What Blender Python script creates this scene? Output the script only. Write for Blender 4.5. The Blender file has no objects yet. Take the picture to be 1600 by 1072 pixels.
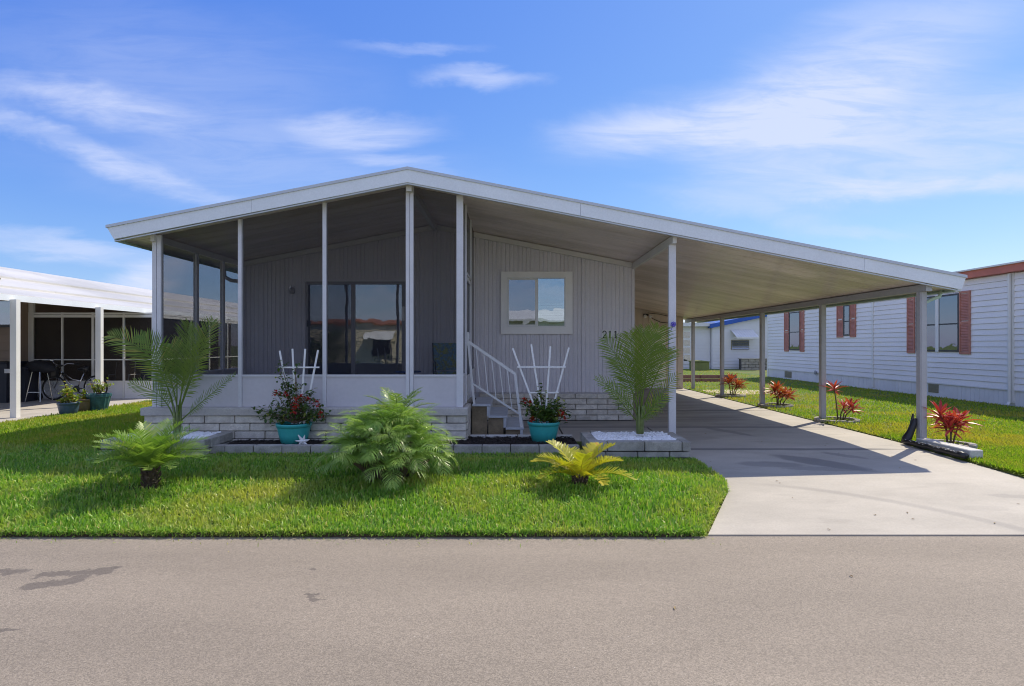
import bpy, math, random
import numpy as np
from mathutils import Vector, Matrix, Euler, noise as mnoise
random.seed(7)
rng = np.random.default_rng(7)
S = bpy.context.scene
COL = S.collection
R = math.radians
EYE = 1.5
F = 900.0                                  # focal length in photograph pixels

def at(px, py, D):                         # photograph pixel + distance -> world point
    return Vector(((px-800)*D/F, D, EYE-(py-540)*D/F))

# ------------------------------------------------------------------ camera, sky, sun, exposure
cam_d = bpy.data.cameras.new('camera'); cam = bpy.data.objects.new('camera', cam_d); COL.objects.link(cam)
cam.location = (0, 0, EYE); cam.rotation_euler = (R(90), 0, 0)
cam_d.sensor_width = 36; cam_d.lens = 36*F/1600; cam_d.shift_y = 4/1600
cam_d.clip_start = .05; cam_d.clip_end = 3000
S.camera = cam
S.view_settings.view_transform = 'Standard'; S.view_settings.look = 'None'
S.view_settings.exposure = 1.1; S.view_settings.gamma = 1; S.view_settings.use_curve_mapping = False
SUNV = Vector((.615, .56, 1)).normalized()
SUN_EL = math.asin(SUNV.z); SUN_AZ = math.atan2(SUNV.x, SUNV.y)
sun_d = bpy.data.lights.new('sun', 'SUN'); sun = bpy.data.objects.new('sun', sun_d); COL.objects.link(sun)
sun_d.energy = 2.42; sun_d.angle = R(.53); sun_d.color = (1, .90, .74)
sun.rotation_euler = SUNV.to_track_quat('Z', 'Y').to_euler(); sun.location = (8, 8, 20)
try:
    S.cycles.max_bounces = 10; S.cycles.diffuse_bounces = 7; S.cycles.transparent_max_bounces = 16
    S.cycles.use_denoising = True; S.cycles.filter_width = 1.05
except Exception: pass

class NT:                                   # tiny node helper
    def __init__(s, tree): s.t = tree; s.n = tree.nodes; s.l = tree.links
    def new(s, ty, **kw):
        n = s.n.new(ty)
        for k, v in kw.items(): setattr(n, k, v)
        return n
    def set(s, sock, v):
        if isinstance(v, bpy.types.NodeSocket): s.l.new(v, sock)
        elif v is not None:
            if hasattr(sock.default_value, '__len__') and not hasattr(v, '__len__'): v = (v,)*len(sock.default_value)
            if hasattr(v, '__len__') and len(sock.default_value) == 4 and len(v) == 3: v = (*v, 1)
            sock.default_value = v
    def math(s, op, a, b=0., c=None, clamp=False):
        n = s.new('ShaderNodeMath', operation=op); n.use_clamp = clamp
        s.set(n.inputs[0], a); s.set(n.inputs[1], b)
        if c is not None: s.set(n.inputs[2], c)
        return n.outputs[0]
    def vmath(s, op, a, b=(0, 0, 0), scale=None):
        n = s.new('ShaderNodeVectorMath', operation=op); s.set(n.inputs[0], a); s.set(n.inputs[1], b)
        if scale is not None: s.set(n.inputs[3], scale)
        return n.outputs[0]
    def mix(s, f, a, b, blend='MIX'):
        n = s.new('ShaderNodeMix', data_type='RGBA', blend_type=blend)
        s.set(n.inputs[0], f); s.set(n.inputs[6], a); s.set(n.inputs[7], b); return n.outputs[2]
    def noise(s, vec, scale, detail=3., rough=.5, dist=0.):
        n = s.new('ShaderNodeTexNoise'); s.set(n.inputs['Vector'], vec)
        n.inputs['Scale'].default_value = scale; n.inputs['Detail'].default_value = detail
        n.inputs['Roughness'].default_value = rough; n.inputs['Distortion'].default_value = dist
        return n.outputs[0], n.outputs[1]
    def ramp(s, v, a, b, lo=0., hi=1., smooth=True):
        n = s.new('ShaderNodeMapRange'); n.interpolation_type = 'SMOOTHSTEP' if smooth else 'LINEAR'
        s.set(n.inputs[0], v)
        for i, q in enumerate((a, b, lo, hi)): n.inputs[i+1].default_value = q
        return n.outputs[0]
    def sep(s, v):
        n = s.new('ShaderNodeSeparateXYZ'); s.set(n.inputs[0], v); return n.outputs
    def comb(s, x, y, z=0.):
        n = s.new('ShaderNodeCombineXYZ'); s.set(n.inputs[0], x); s.set(n.inputs[1], y); s.set(n.inputs[2], z); return n.outputs[0]
    def ellipse(s, x, y, cx, cy, rx, ry, ang=0., soft=.6):   # mask of an ellipse
        ca, sa = math.cos(ang), math.sin(ang)
        dx = s.math('SUBTRACT', x, cx); dy = s.math('SUBTRACT', y, cy)
        u = s.math('DIVIDE', s.math('ADD', s.math('MULTIPLY', dx, ca), s.math('MULTIPLY', dy, sa)), rx)
        v = s.math('DIVIDE', s.math('SUBTRACT', s.math('MULTIPLY', dy, ca), s.math('MULTIPLY', dx, sa)), ry)
        d = s.math('SQRT', s.math('ADD', s.math('MULTIPLY', u, u), s.math('MULTIPLY', v, v)))
        return s.ramp(d, 1-soft, 1+soft, 1, 0)

world = bpy.data.worlds.new('World'); S.world = world; world.use_nodes = True
w = NT(world.node_tree); w.n.clear()
sky = w.new('ShaderNodeTexSky', sky_type='NISHITA'); sky.sun_disc = False
sky.sun_elevation = SUN_EL; sky.sun_rotation = SUN_AZ; sky.altitude = 0; sky.air_density = 1.0; sky.dust_density = .35; sky.ozone_density = 2.2
sr = w.n.new('ShaderNodeSeparateColor'); w.l.new(sky.outputs[0], sr.inputs[0])
hs = w.n.new('ShaderNodeCombineColor')      # film response of the photograph's sky: deeper blue overhead, pale towards the horizon
for i_, (k_, p_) in enumerate(((.30, 1.15), (.49, .93), (1.94, .36))):
    w.l.new(w.math('MULTIPLY', w.math('POWER', sr.outputs[i_], p_), k_), hs.inputs[i_])
tc = w.new('ShaderNodeTexCoord')
dx, dy, dz = w.sep(tc.outputs['Generated'])
yy = w.math('MAXIMUM', dy, .05)
u = w.math('DIVIDE', dx, yy); v = w.math('DIVIDE', dz, yy)
nz = w.noise(w.comb(w.math('MULTIPLY', u, 1.2), w.math('MULTIPLY', v, 3.6), 3.1), 2.3, 6, .6, .5)
wob = w.vmath('SUBTRACT', nz[1], (.5, .5, .5))
wx, wy, wz = w.sep(wob)
u2 = w.math('ADD', u, w.math('MULTIPLY', wx, .22)); v2 = w.math('ADD', v, w.math('MULTIPLY', wy, .10))
clouds = [(1110,196,170,26,3,.62),(1180,170,230,40,10,.45),(1340,120,230,80,26,.62),(1450,228,300,62,10,.64),(1470,292,210,17,2,.60),(745,127,75,16,-2,.55),
          (565,205,90,18,0,.55),(140,238,230,17,-21,.50),(110,155,150,22,-10,.50),(110,388,170,13,-7,.55),(216,428,42,20,8,.9),
          (640,76,80,10,0,.30),(1355,362,75,10,0,.30),(625,252,70,12,-10,.35),(250,120,260,90,-10,.22),(1200,330,160,14,-10,.25),(420,270,300,70,-8,.25)]
tot = None
for (cx, cy, rx, ry, an, am) in clouds:
    m = w.math('MULTIPLY', w.ellipse(u2, v2, (cx-800)/F, (540-cy)/F, rx/F, ry/F, R(an), .75), am)
    tot = m if tot is None else w.math('ADD', tot, m)
stre = w.noise(w.comb(w.math('MULTIPLY', w.math('ADD', u, w.math('MULTIPLY', v, .7)), 1.5), w.math('MULTIPLY', v, 9), .3), 3.0, 7, .62, .6)
front = w.math('MULTIPLY', tot, w.ramp(stre[0], .28, .66, .55, 1.2))
gate = w.ramp(dy, .05, .3, 0, 1)
zz = w.math('ADD', w.math('ABSOLUTE', dz), .15)
gen = w.noise(w.comb(w.math('DIVIDE', dx, zz), w.math('DIVIDE', w.math('MULTIPLY', dy, 2.2), zz), 0), .9, 6, .6, .8)
back = w.math('MULTIPLY', w.ramp(gen[0], .33, .62, .15, .88), w.math('SUBTRACT', 1, gate))  # unseen clouds behind the camera, thickened to brighten the shaded walls
cl = w.math('ADD', w.math('MULTIPLY', front, gate), back, clamp=True)
bg = w.new('ShaderNodeBackground'); bg.inputs['Strength'].default_value = .119
sc_ = w.mix(w.math('MULTIPLY', cl, .80), hs.outputs[0], (3.0, 3.25, 4.15))
w.l.new(sc_, bg.inputs[0]); wo = w.new('ShaderNodeOutputWorld'); w.l.new(bg.outputs[0], wo.inputs[0])

# ------------------------------------------------------------------ materials
def mat(name, col, rough=.6, var=.10, scale=3., fine=0., fscale=60., bump=0., bscale=80., metal=0., rnd=0., spec=.5, alt=None, altamt=0., altscale=1.2, trans=0., coat=0., stretch=None):
    m = bpy.data.materials.new(name); m.use_nodes = True; t = NT(m.node_tree); b = t.n['Principled BSDF']
    g = t.new('ShaderNodeNewGeometry'); pos = g.outputs['Position']
    if stretch: pos = t.vmath('MULTIPLY', pos, stretch)
    c = t.mix(0, col, col)
    if alt is not None:
        c = t.mix(t.math('MULTIPLY', t.ramp(t.noise(pos, altscale, 4, .6, .3)[0], .42, .62), altamt), c, alt)
    if var: c = t.mix(1, c, t.comb(*[t.ramp(t.noise(pos, scale, 4, .6)[0], .25, .75, 1-var, 1+var)]*3), 'MULTIPLY')
    if fine: c = t.mix(1, c, t.comb(*[t.ramp(t.noise(pos, fscale, 2, .6)[0], .3, .7, 1-fine, 1+fine)]*3), 'MULTIPLY')
    if rnd:
        oi = t.new('ShaderNodeObjectInfo')
        c = t.mix(1, c, t.comb(*[t.ramp(oi.outputs['Random'], 0, 1, 1-rnd, 1+rnd, False)]*3), 'MULTIPLY')
    t.l.new(c, b.inputs['Base Color'])
    b.inputs['Roughness'].default_value = rough; b.inputs['Metallic'].default_value = metal
    b.inputs['Specular IOR Level'].default_value = spec
    if coat: b.inputs['Coat Weight'].default_value = coat
    if bump:
        bn = t.new('ShaderNodeBump'); bn.inputs['Strength'].default_value = bump; bn.inputs['Distance'].default_value = .01
        t.l.new(t.noise(pos, bscale, 3, .6)[0], bn.inputs['Height']); t.l.new(bn.outputs[0], b.inputs['Normal'])
    if trans:
        o = t.n['Material Output']; tr = t.new('ShaderNodeBsdfTranslucent')
        t.l.new(t.mix(1, c, (1.3, 1.25, .6), 'MULTIPLY'), tr.inputs[0]); mx = t.new('ShaderNodeMixShader'); mx.inputs[0].default_value = trans
        t.l.new(b.outputs[0], mx.inputs[1]); t.l.new(tr.outputs[0], mx.inputs[2]); t.l.new(mx.outputs[0], o.inputs[0])
    return m

def leafmat(name, c1, c2, c3=None, rough=.45, trans=.3, patch=None, patchamt=.0, patchscale=.6):
    """foliage: colour from a per-leaf attribute 'tint' plus large patches"""
    m = bpy.data.materials.new(name); m.use_nodes = True; t = NT(m.node_tree); b = t.n['Principled BSDF']
    a = t.new('ShaderNodeAttribute', attribute_name='tint')
    c = t.mix(a.outputs['Fac'], c1, c2)
    if c3: c = t.mix(t.ramp(a.outputs['Fac'], .86, .94), c, c3)
    if patch:
        g = t.new('ShaderNodeNewGeometry')
        c = t.mix(t.math('MULTIPLY', t.ramp(t.noise(g.outputs['Position'], patchscale, 5, .65)[0], .45, .66), patchamt), c, patch)
    t.l.new(c, b.inputs['Base Color']); b.inputs['Roughness'].default_value = rough
    b.inputs['Specular IOR Level'].default_value = .4
    o = t.n['Material Output']; tr = t.new('ShaderNodeBsdfTranslucent')
    t.l.new(t.mix(1, c, (1.25, 1.45, .5), 'MULTIPLY'), tr.inputs[0]); mx = t.new('ShaderNodeMixShader'); mx.inputs[0].default_value = trans
    t.l.new(b.outputs[0], mx.inputs[1]); t.l.new(tr.outputs[0], mx.inputs[2]); t.l.new(mx.outputs[0], o.inputs[0])
    return m

def screenmat(name, open_, col):
    m = bpy.data.materials.new(name); m.use_nodes = True; t = NT(m.node_tree); t.n.remove(t.n['Principled BSDF'])
    tr = t.new('ShaderNodeBsdfTransparent'); df = t.new('ShaderNodeBsdfDiffuse'); t.set(df.inputs[0], col)
    mx = t.new('ShaderNodeMixShader'); mx.inputs[0].default_value = 1-open_
    t.l.new(tr.outputs[0], mx.inputs[1]); t.l.new(df.outputs[0], mx.inputs[2]); t.l.new(mx.outputs[0], t.n['Material Output'].inputs[0])
    return m

def glassmat(name, refl, tint, through=.5):
    m = bpy.data.materials.new(name); m.use_nodes = True; t = NT(m.node_tree); t.n.remove(t.n['Principled BSDF'])
    tr = t.new('ShaderNodeBsdfTransparent'); t.set(tr.inputs[0], (through, through*1.02, through))
    gl = t.new('ShaderNodeBsdfGlossy'); gl.inputs['Roughness'].default_value = .012; t.set(gl.inputs[0], tint)
    g = t.new('ShaderNodeNewGeometry'); bn = t.new('ShaderNodeBump'); bn.inputs['Strength'].default_value = .10; bn.inputs['Distance'].default_value = .02
    t.l.new(t.noise(g.outputs['Position'], 2.2, 2, .5)[0], bn.inputs['Height']); t.l.new(bn.outputs[0], gl.inputs['Normal'])
    lw = t.new('ShaderNodeLayerWeight'); lw.inputs[0].default_value = .3
    f = t.ramp(lw.outputs['Fresnel'], .0, 1., refl, 1., False)
    mx = t.new('ShaderNodeMixShader'); t.l.new(f, mx.inputs[0])
    t.l.new(tr.outputs[0], mx.inputs[1]); t.l.new(gl.outputs[0], mx.inputs[2]); t.l.new(mx.outputs[0], t.n['Material Output'].inputs[0])
    return m

M = {}
M['fascia'] = mat('painted fascia aluminium', (.80,.84,.86), .45, .04, 1.5, .03, 40)
M['drip'] = mat('drip edge aluminium', (.56,.60,.66), .4, .05, 2)
M['ceil'] = mat('ceiling pan aluminium', (.78,.68,.63), .36, .14, .8, .05, 30, rnd=.05, alt=(.62,.53,.46), altamt=.8, altscale=1.1, stretch=(.35,1.6,1), spec=.5, coat=.10)
M['rooftop'] = mat('roof top coating', (.70,.70,.68), .6, .08, 1)
M['beam'] = mat('beam aluminium', (.66,.64,.61), .5, .05, 2)
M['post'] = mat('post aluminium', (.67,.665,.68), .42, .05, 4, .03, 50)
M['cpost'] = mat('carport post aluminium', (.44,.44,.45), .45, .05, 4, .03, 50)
M['siding'] = mat('grey ribbed siding', (.67,.64,.665), .55, .05, 1.2, .03, 30, rnd=.03)
M['kick'] = mat('kick plate aluminium', (.61,.585,.60), .5, .05, 1.0, .02, 20)
M['white'] = mat('white trim', (.78,.77,.74), .45, .04, 3)
M['cream'] = mat('cream window casing', (.88,.85,.81), .5, .04, 3)
M['brick'] = mat('pale slump block', (.70,.655,.57), .85, .10, 7, .10, 90, bump=.5, bscale=70, rnd=.10, alt=(.42,.38,.32), altamt=.5, altscale=6)
M['mortar'] = mat('dark joint', (.09,.085,.08), .95, .2, 6)
M['cap'] = mat('pebbled cap stone', (.53,.50,.455), .9, .10, 5, .22, 120, bump=.6, bscale=130)
M['block'] = mat('border block', (.43,.41,.36), .9, .12, 6, .16, 110, bump=.6, bscale=120, rnd=.08, alt=(.25,.24,.21), altamt=.55, altscale=5)
M['curbwhite'] = mat('white painted block', (.60,.59,.55), .85, .12, 8, .1, 80, bump=.3, rnd=.06)
M['steppaint'] = mat('grey blue step paint', (.50,.53,.57), .5, .10, 6, .05, 50)
M['ply'] = mat('weathered plywood', (.26,.205,.13), .8, .22, 5, .1, 60, alt=(.12,.09,.05), altamt=.5, altscale=3)
M['rail'] = mat('white railing paint', (.74,.74,.73), .4, .05, 6)
M['pvc'] = mat('white plastic slat', (.80,.80,.80), .35, .04, 8)
M['teal'] = mat('teal plastic pot', (.05,.42,.40), .35, .06, 5, .03, 40)
M['soil'] = mat('potting soil', (.045,.032,.022), .95, .3, 30, bump=.8, bscale=60)
M['mulch'] = mat('dark mulch', (.032,.024,.020), .9, .4, 25, rnd=0)
M['pebble'] = mat('white marble pebbles', (.86,.86,.85), .5, .12, 25)
M['star'] = mat('white shell ornament', (.80,.79,.77), .6, .05, 20)
M['black'] = mat('black plastic', (.018,.018,.02), .4, .2, 6)
M['rubber'] = mat('black rubber', (.02,.02,.02), .8, .1, 10)
M['dark'] = mat('painted interior shade', (.018,.019,.022), .9, .1, 2)  # near-black colour standing in for the darkness of rooms behind glass
M['curtain'] = mat('sheer curtain', (.16,.19,.23), .9, .35, 7, stretch=(4,1,.25))
M['blind'] = mat('window blind', (.52,.54,.48), .8, .08, 4)
M['bframe'] = mat('bronze window frame', (.045,.045,.05), .45, .05, 4)
M['alu'] = mat('grey door aluminium', (.30,.29,.30), .45, .05, 4)
M['chrome'] = mat('chromed steel', (.6,.6,.62), .25, .02, 4, metal=1)
M['gutter'] = mat('pale green gutter', (.50,.66,.56), .45, .05, 3)
M['screen'] = screenmat('insect screen', .71, (.034,.035,.045))
M['screen2'] = screenmat('fine insect screen', .50, (.05,.047,.045))
M['glass'] = glassmat('door glass', .62, (.80,.86,.90))
M['glassdark'] = glassmat('dim door glass', .20, (.75,.80,.88), .6)
M['winglass'] = glassmat('window glass', .30, (.78,.90,.95), .75)
M['nglass'] = glassmat('neighbour glass', .30, (.75,.8,.85), .5)
M['lapwhite'] = mat('white lap siding', (.86,.83,.82), .5, .04, .8, .02, 20, rnd=.03)
M['skirt'] = mat('white skirting', (.76,.75,.76), .55, .06, 2)
M['redtrim'] = mat('faded red trim', (.52,.16,.11), .6, .10, 4)
M['shutter'] = mat('faded red shutter', (.50,.205,.145), .6, .14, 6)
M['vent'] = mat('olive vent', (.26,.24,.16), .7, .1, 8)
M['blue'] = mat('blue fascia', (.02,.10,.42), .5, .1, 3)
M['lapfar'] = mat('white siding of the far home', (.72,.72,.73), .6, .04, 1)
M['roofwhite'] = mat('white metal roof', (.58,.565,.52), .4, .09, 1.0, .03, 20, alt=(.42,.41,.37), altamt=.5, altscale=.8, stretch=(1,.25,1), rnd=.04)
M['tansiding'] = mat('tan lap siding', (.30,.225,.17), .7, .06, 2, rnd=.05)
M['whitepost'] = mat('white post', (.74,.73,.69), .5, .04, 3)
M['bin'] = mat('dark bin plastic', (.02,.022,.035), .5, .1, 5)
M['cover'] = mat('black cover fabric', (.015,.016,.022), .75, .2, 8)
M['potblue'] = mat('slate blue pot', (.045,.085,.15), .4, .15, 8)
M['potbrown'] = mat('brown pot', (.20,.145,.09), .7, .15, 9)
M['potteal'] = mat('glazed teal pot', (.025,.09,.11), .3, .35, 8, alt=(.05,.14,.16), altamt=.6, altscale=9)
M['tank'] = mat('olive plastic box', (.16,.19,.06), .6, .1, 3)
M['wood'] = mat('red brown timber', (.26,.14,.10), .75, .2, 5)
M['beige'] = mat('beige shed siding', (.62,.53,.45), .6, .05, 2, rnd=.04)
M['stonewall'] = mat('grey stone block', (.34,.32,.27), .9, .2, 5, .15, 60, rnd=.12)
M['sand'] = mat('sandy paving', (.55,.45,.34), .9, .12, 4)
M['ribbon'] = mat('blue violet ribbon', (.10,.06,.50), .5, .1, 10)
M['sign'] = mat('pale sticker', (.7,.7,.7), .6, .02, 4)
M['cloth'] = mat('blue chair fabric', (.03,.09,.26), .8, .1, 8)
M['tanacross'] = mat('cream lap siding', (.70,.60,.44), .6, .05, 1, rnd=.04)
M['orangeroof'] = mat('orange brown roof', (.36,.13,.06), .8, .2, 2)
M['trunk'] = mat('palm trunk fibre', (.10,.07,.045), .95, .4, 30, bump=1, bscale=60)
M['stem'] = mat('woody stem', (.16,.11,.07), .85, .2, 20)
M['palmstem'] = mat('green palm stalk', (.16,.20,.06), .5, .25, 12)
M['leafpalm'] = leafmat('palm leaflets', (.115,.195,.03), (.25,.33,.055), (.42,.36,.07), .4, .32)
M['leafpyg'] = leafmat('pygmy palm leaflets', (.13,.27,.045), (.42,.54,.15), (.60,.62,.28), .30, .36)
M['leafsago'] = leafmat('sago leaflets', (.11,.22,.035), (.34,.45,.12), (.5,.5,.15), .38, .34)
M['leafyel'] = leafmat('yellowed sago leaflets', (.38,.40,.04), (.62,.52,.06), (.58,.26,.06), .4, .32)
M['leafti'] = leafmat('red cordyline leaves', (.34,.03,.045), (.72,.12,.10), (.65,.32,.14), .35, .25)
M['leaftifar'] = leafmat('orange red cordyline leaves', (.38,.06,.03), (.55,.15,.07), (.50,.30,.15), .4, .25)
M['leafbush'] = leafmat('pot plant leaves', (.05,.10,.02), (.12,.19,.04), (.30,.32,.07), .35, .25)
M['leaflight'] = leafmat('yellow green succulent leaves', (.17,.24,.03), (.36,.40,.06), (.45,.20,.05), .4, .25)
M['petal'] = leafmat('red bracts', (.38,.015,.015), (.55,.05,.03), None, .5, .25)
M['grass'] = leafmat('grass blades', (.115,.265,.03), (.36,.55,.085), (.52,.48,.18), .42, .36, (.52,.48,.11), .75, .62)
M['grassfar'] = leafmat('dry grass blades', (.17,.29,.018), (.36,.46,.04), (.52,.42,.12), .5, .42, (.56,.42,.08), .75, .45)
M['lawn'] = mat('lawn soil and thatch', (.075,.125,.018), .95, .3, 5, .35, 70, bump=.6, bscale=60, alt=(.16,.15,.035), altamt=.6, altscale=.8)
M['soiledge'] = mat('soil edge', (.08,.055,.03), .95, .3, 20)

def groundmat(name, col, kind):
    m = bpy.data.materials.new(name); m.use_nodes = True; t = NT(m.node_tree); b = t.n['Principled BSDF']
    pos = t.new('ShaderNodeNewGeometry').outputs['Position']
    nx = t.noise(pos, 3.0, 4, .6)
    nb = t.noise(pos, 11., 4, .65)
    wv = t.vmath('ADD', t.vmath('SCALE', t.vmath('SUBTRACT', nx[1], (.5,.5,.5)), scale=.30), t.vmath('SCALE', t.vmath('SUBTRACT', nb[1], (.5,.5,.5)), scale=.16))
    x, y, z = t.sep(t.vmath('ADD', pos, t.vmath('SCALE', wv, scale=1. if kind == 'road' else .55)))
    c = t.mix(0, col, col)
    if kind == 'road':
        big = t.ramp(t.noise(t.vmath('MULTIPLY', pos, (.35, 1.3, 1)), .8, 5, .6)[0], .3, .7, .90, 1.09)
        c = t.mix(1, c, t.comb(big, big, big), 'MULTIPLY')
        vor = t.new('ShaderNodeTexVoronoi'); t.l.new(pos, vor.inputs['Vector']); vor.inputs['Scale'].default_value = 150
        agg = t.ramp(t.sep(vor.outputs['Color'])[0], 0, 1, .76, 1.26, False); c = t.mix(1, c, t.comb(agg, agg, agg), 'MULTIPLY')
        n2 = t.ramp(t.noise(pos, 260, 2, .7)[0], .3, .7, .82, 1.16); c = t.mix(1, c, t.comb(n2, n2, n2), 'MULTIPLY')
        vo2 = t.new('ShaderNodeTexVoronoi'); t.l.new(pos, vo2.inputs['Vector']); vo2.inputs['Scale'].default_value = 26
        fl = t.ramp(vo2.outputs['Distance'], .05, .12, 1, 0); fl = t.math('MULTIPLY', fl, t.ramp(t.sep(vo2.outputs['Color'])[1], .86, .92)); c = t.mix(t.math('MULTIPLY', fl, .6), c, (.6,.56,.5))
        stains = [(80,912,.20,.08,.3),(140,893,.14,.06,.2),(88,896,.13,.05,0),(10,893,.12,.05,0),(120,903,.10,.05,.3),(487,932,.06,.035,0),(498,937,.04,.025,0),(490,887,.03,.02,0),(10,985,.09,.025,.2)]
        tot = None
        for (px, py, rx, ry, an) in stains:
            D = 1.61*F/(py-540); mk = t.ellipse(x, y, (px-800)*D/F, D, rx, ry, an, .16); tot = mk if tot is None else t.math('MAXIMUM', tot, mk)
        c = t.mix(t.math('MULTIPLY', tot, .58), c, (.07,.06,.055))
        b.inputs['Roughness'].default_value = .8; bs, bd = 180, .5
    else:
        big = t.ramp(t.noise(t.vmath('MULTIPLY', pos, (.6, 1.0, 1)), 1.1, 6, .65)[0], .28, .72, .84, 1.08)
        c = t.mix(1, c, t.comb(big, big, big), 'MULTIPLY')
        sm = t.ramp(t.noise(pos, 60, 3, .7)[0], .3, .7, .93, 1.06); c = t.mix(1, c, t.comb(sm, sm, sm), 'MULTIPLY')
        dk = t.ramp(t.noise(t.vmath('MULTIPLY', pos, (.5, 1.6, 1)), 1.7, 5, .6, .5)[0], .55, .68)
        c = t.mix(t.math('MULTIPLY', dk, .20), c, (.22,.20,.17))
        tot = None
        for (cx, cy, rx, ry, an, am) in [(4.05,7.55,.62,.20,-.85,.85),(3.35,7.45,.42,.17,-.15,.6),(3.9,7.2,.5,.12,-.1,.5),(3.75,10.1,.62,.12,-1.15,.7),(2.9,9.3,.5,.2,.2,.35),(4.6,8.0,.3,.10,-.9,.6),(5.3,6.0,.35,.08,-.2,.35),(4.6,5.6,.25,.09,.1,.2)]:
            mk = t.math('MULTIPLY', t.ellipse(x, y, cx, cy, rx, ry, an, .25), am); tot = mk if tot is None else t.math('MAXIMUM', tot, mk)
        x2, y2, z2 = t.sep(t.vmath('ADD', pos, t.vmath('SCALE', t.vmath('SUBTRACT', nx[1], (.5,.5,.5)), scale=.10)))
        for (jy, jw) in ((8.42, .10), (10.6, .12), (13.3, .13)):
            bd_ = t.math('MULTIPLY', t.ramp(t.math('ABSOLUTE', t.math('SUBTRACT', y2, jy)), jw*.6, jw, .85, 0), t.ramp(x, 5.2, 5.7, 1, 0))
            tot = t.math('MAXIMUM', tot, bd_)
        shade_wear = t.math('MULTIPLY', t.math('MULTIPLY', t.ramp(y, 8.6, 12.5, .15, .85), t.ramp(x, 5.6, 4.4, 0, 1)), t.ramp(t.noise(t.vmath('MULTIPLY', pos, (.5, 2.2, 1)), 1.2, 5, .6)[0], .35, .62, .25, .8))  # carport shade deepened in the concrete colour, mixed with oil-worn blotches
        tot = t.math('MAXIMUM', tot, shade_wear)
        # tyre track: arc of a circle
        px_, py_, pz_ = t.sep(t.vmath('ADD', pos, t.vmath('SCALE', t.vmath('SUBTRACT', nb[1], (.5,.5,.5)), scale=.05)))
        ax = t.math('SUBTRACT', px_, 1.75); ay = t.math('SUBTRACT', py_, 3.75)
        rr = t.math('SQRT', t.math('ADD', t.math('MULTIPLY', ax, ax), t.math('MULTIPLY', ay, ay)))
        arc = t.math('MULTIPLY', t.ramp(t.math('ABSOLUTE', t.math('SUBTRACT', rr, 2.95)), .02, .13, 1, 0), t.ramp(py_, 6.75, 6.2))
        tot = t.math('MAXIMUM', tot, t.math('MULTIPLY', arc, .42))
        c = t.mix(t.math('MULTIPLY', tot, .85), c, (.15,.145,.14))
        b.inputs['Roughness'].default_value = .75; bs, bd = 90, .25
    t.l.new(c, b.inputs['Base Color'])
    bn = t.new('ShaderNodeBump'); bn.inputs['Strength'].default_value = bd; bn.inputs['Distance'].default_value = .006
    t.l.new(t.noise(pos, bs, 3, .7)[0], bn.inputs['Height']); t.l.new(bn.outputs[0], b.inputs['Normal'])
    return m
M['road'] = groundmat('asphalt', (.262,.222,.172), 'road')
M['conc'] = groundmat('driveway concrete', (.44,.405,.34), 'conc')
M['slab'] = mat('patio concrete', (.45,.42,.38), .8, .1, 2, .08, 60)

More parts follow.
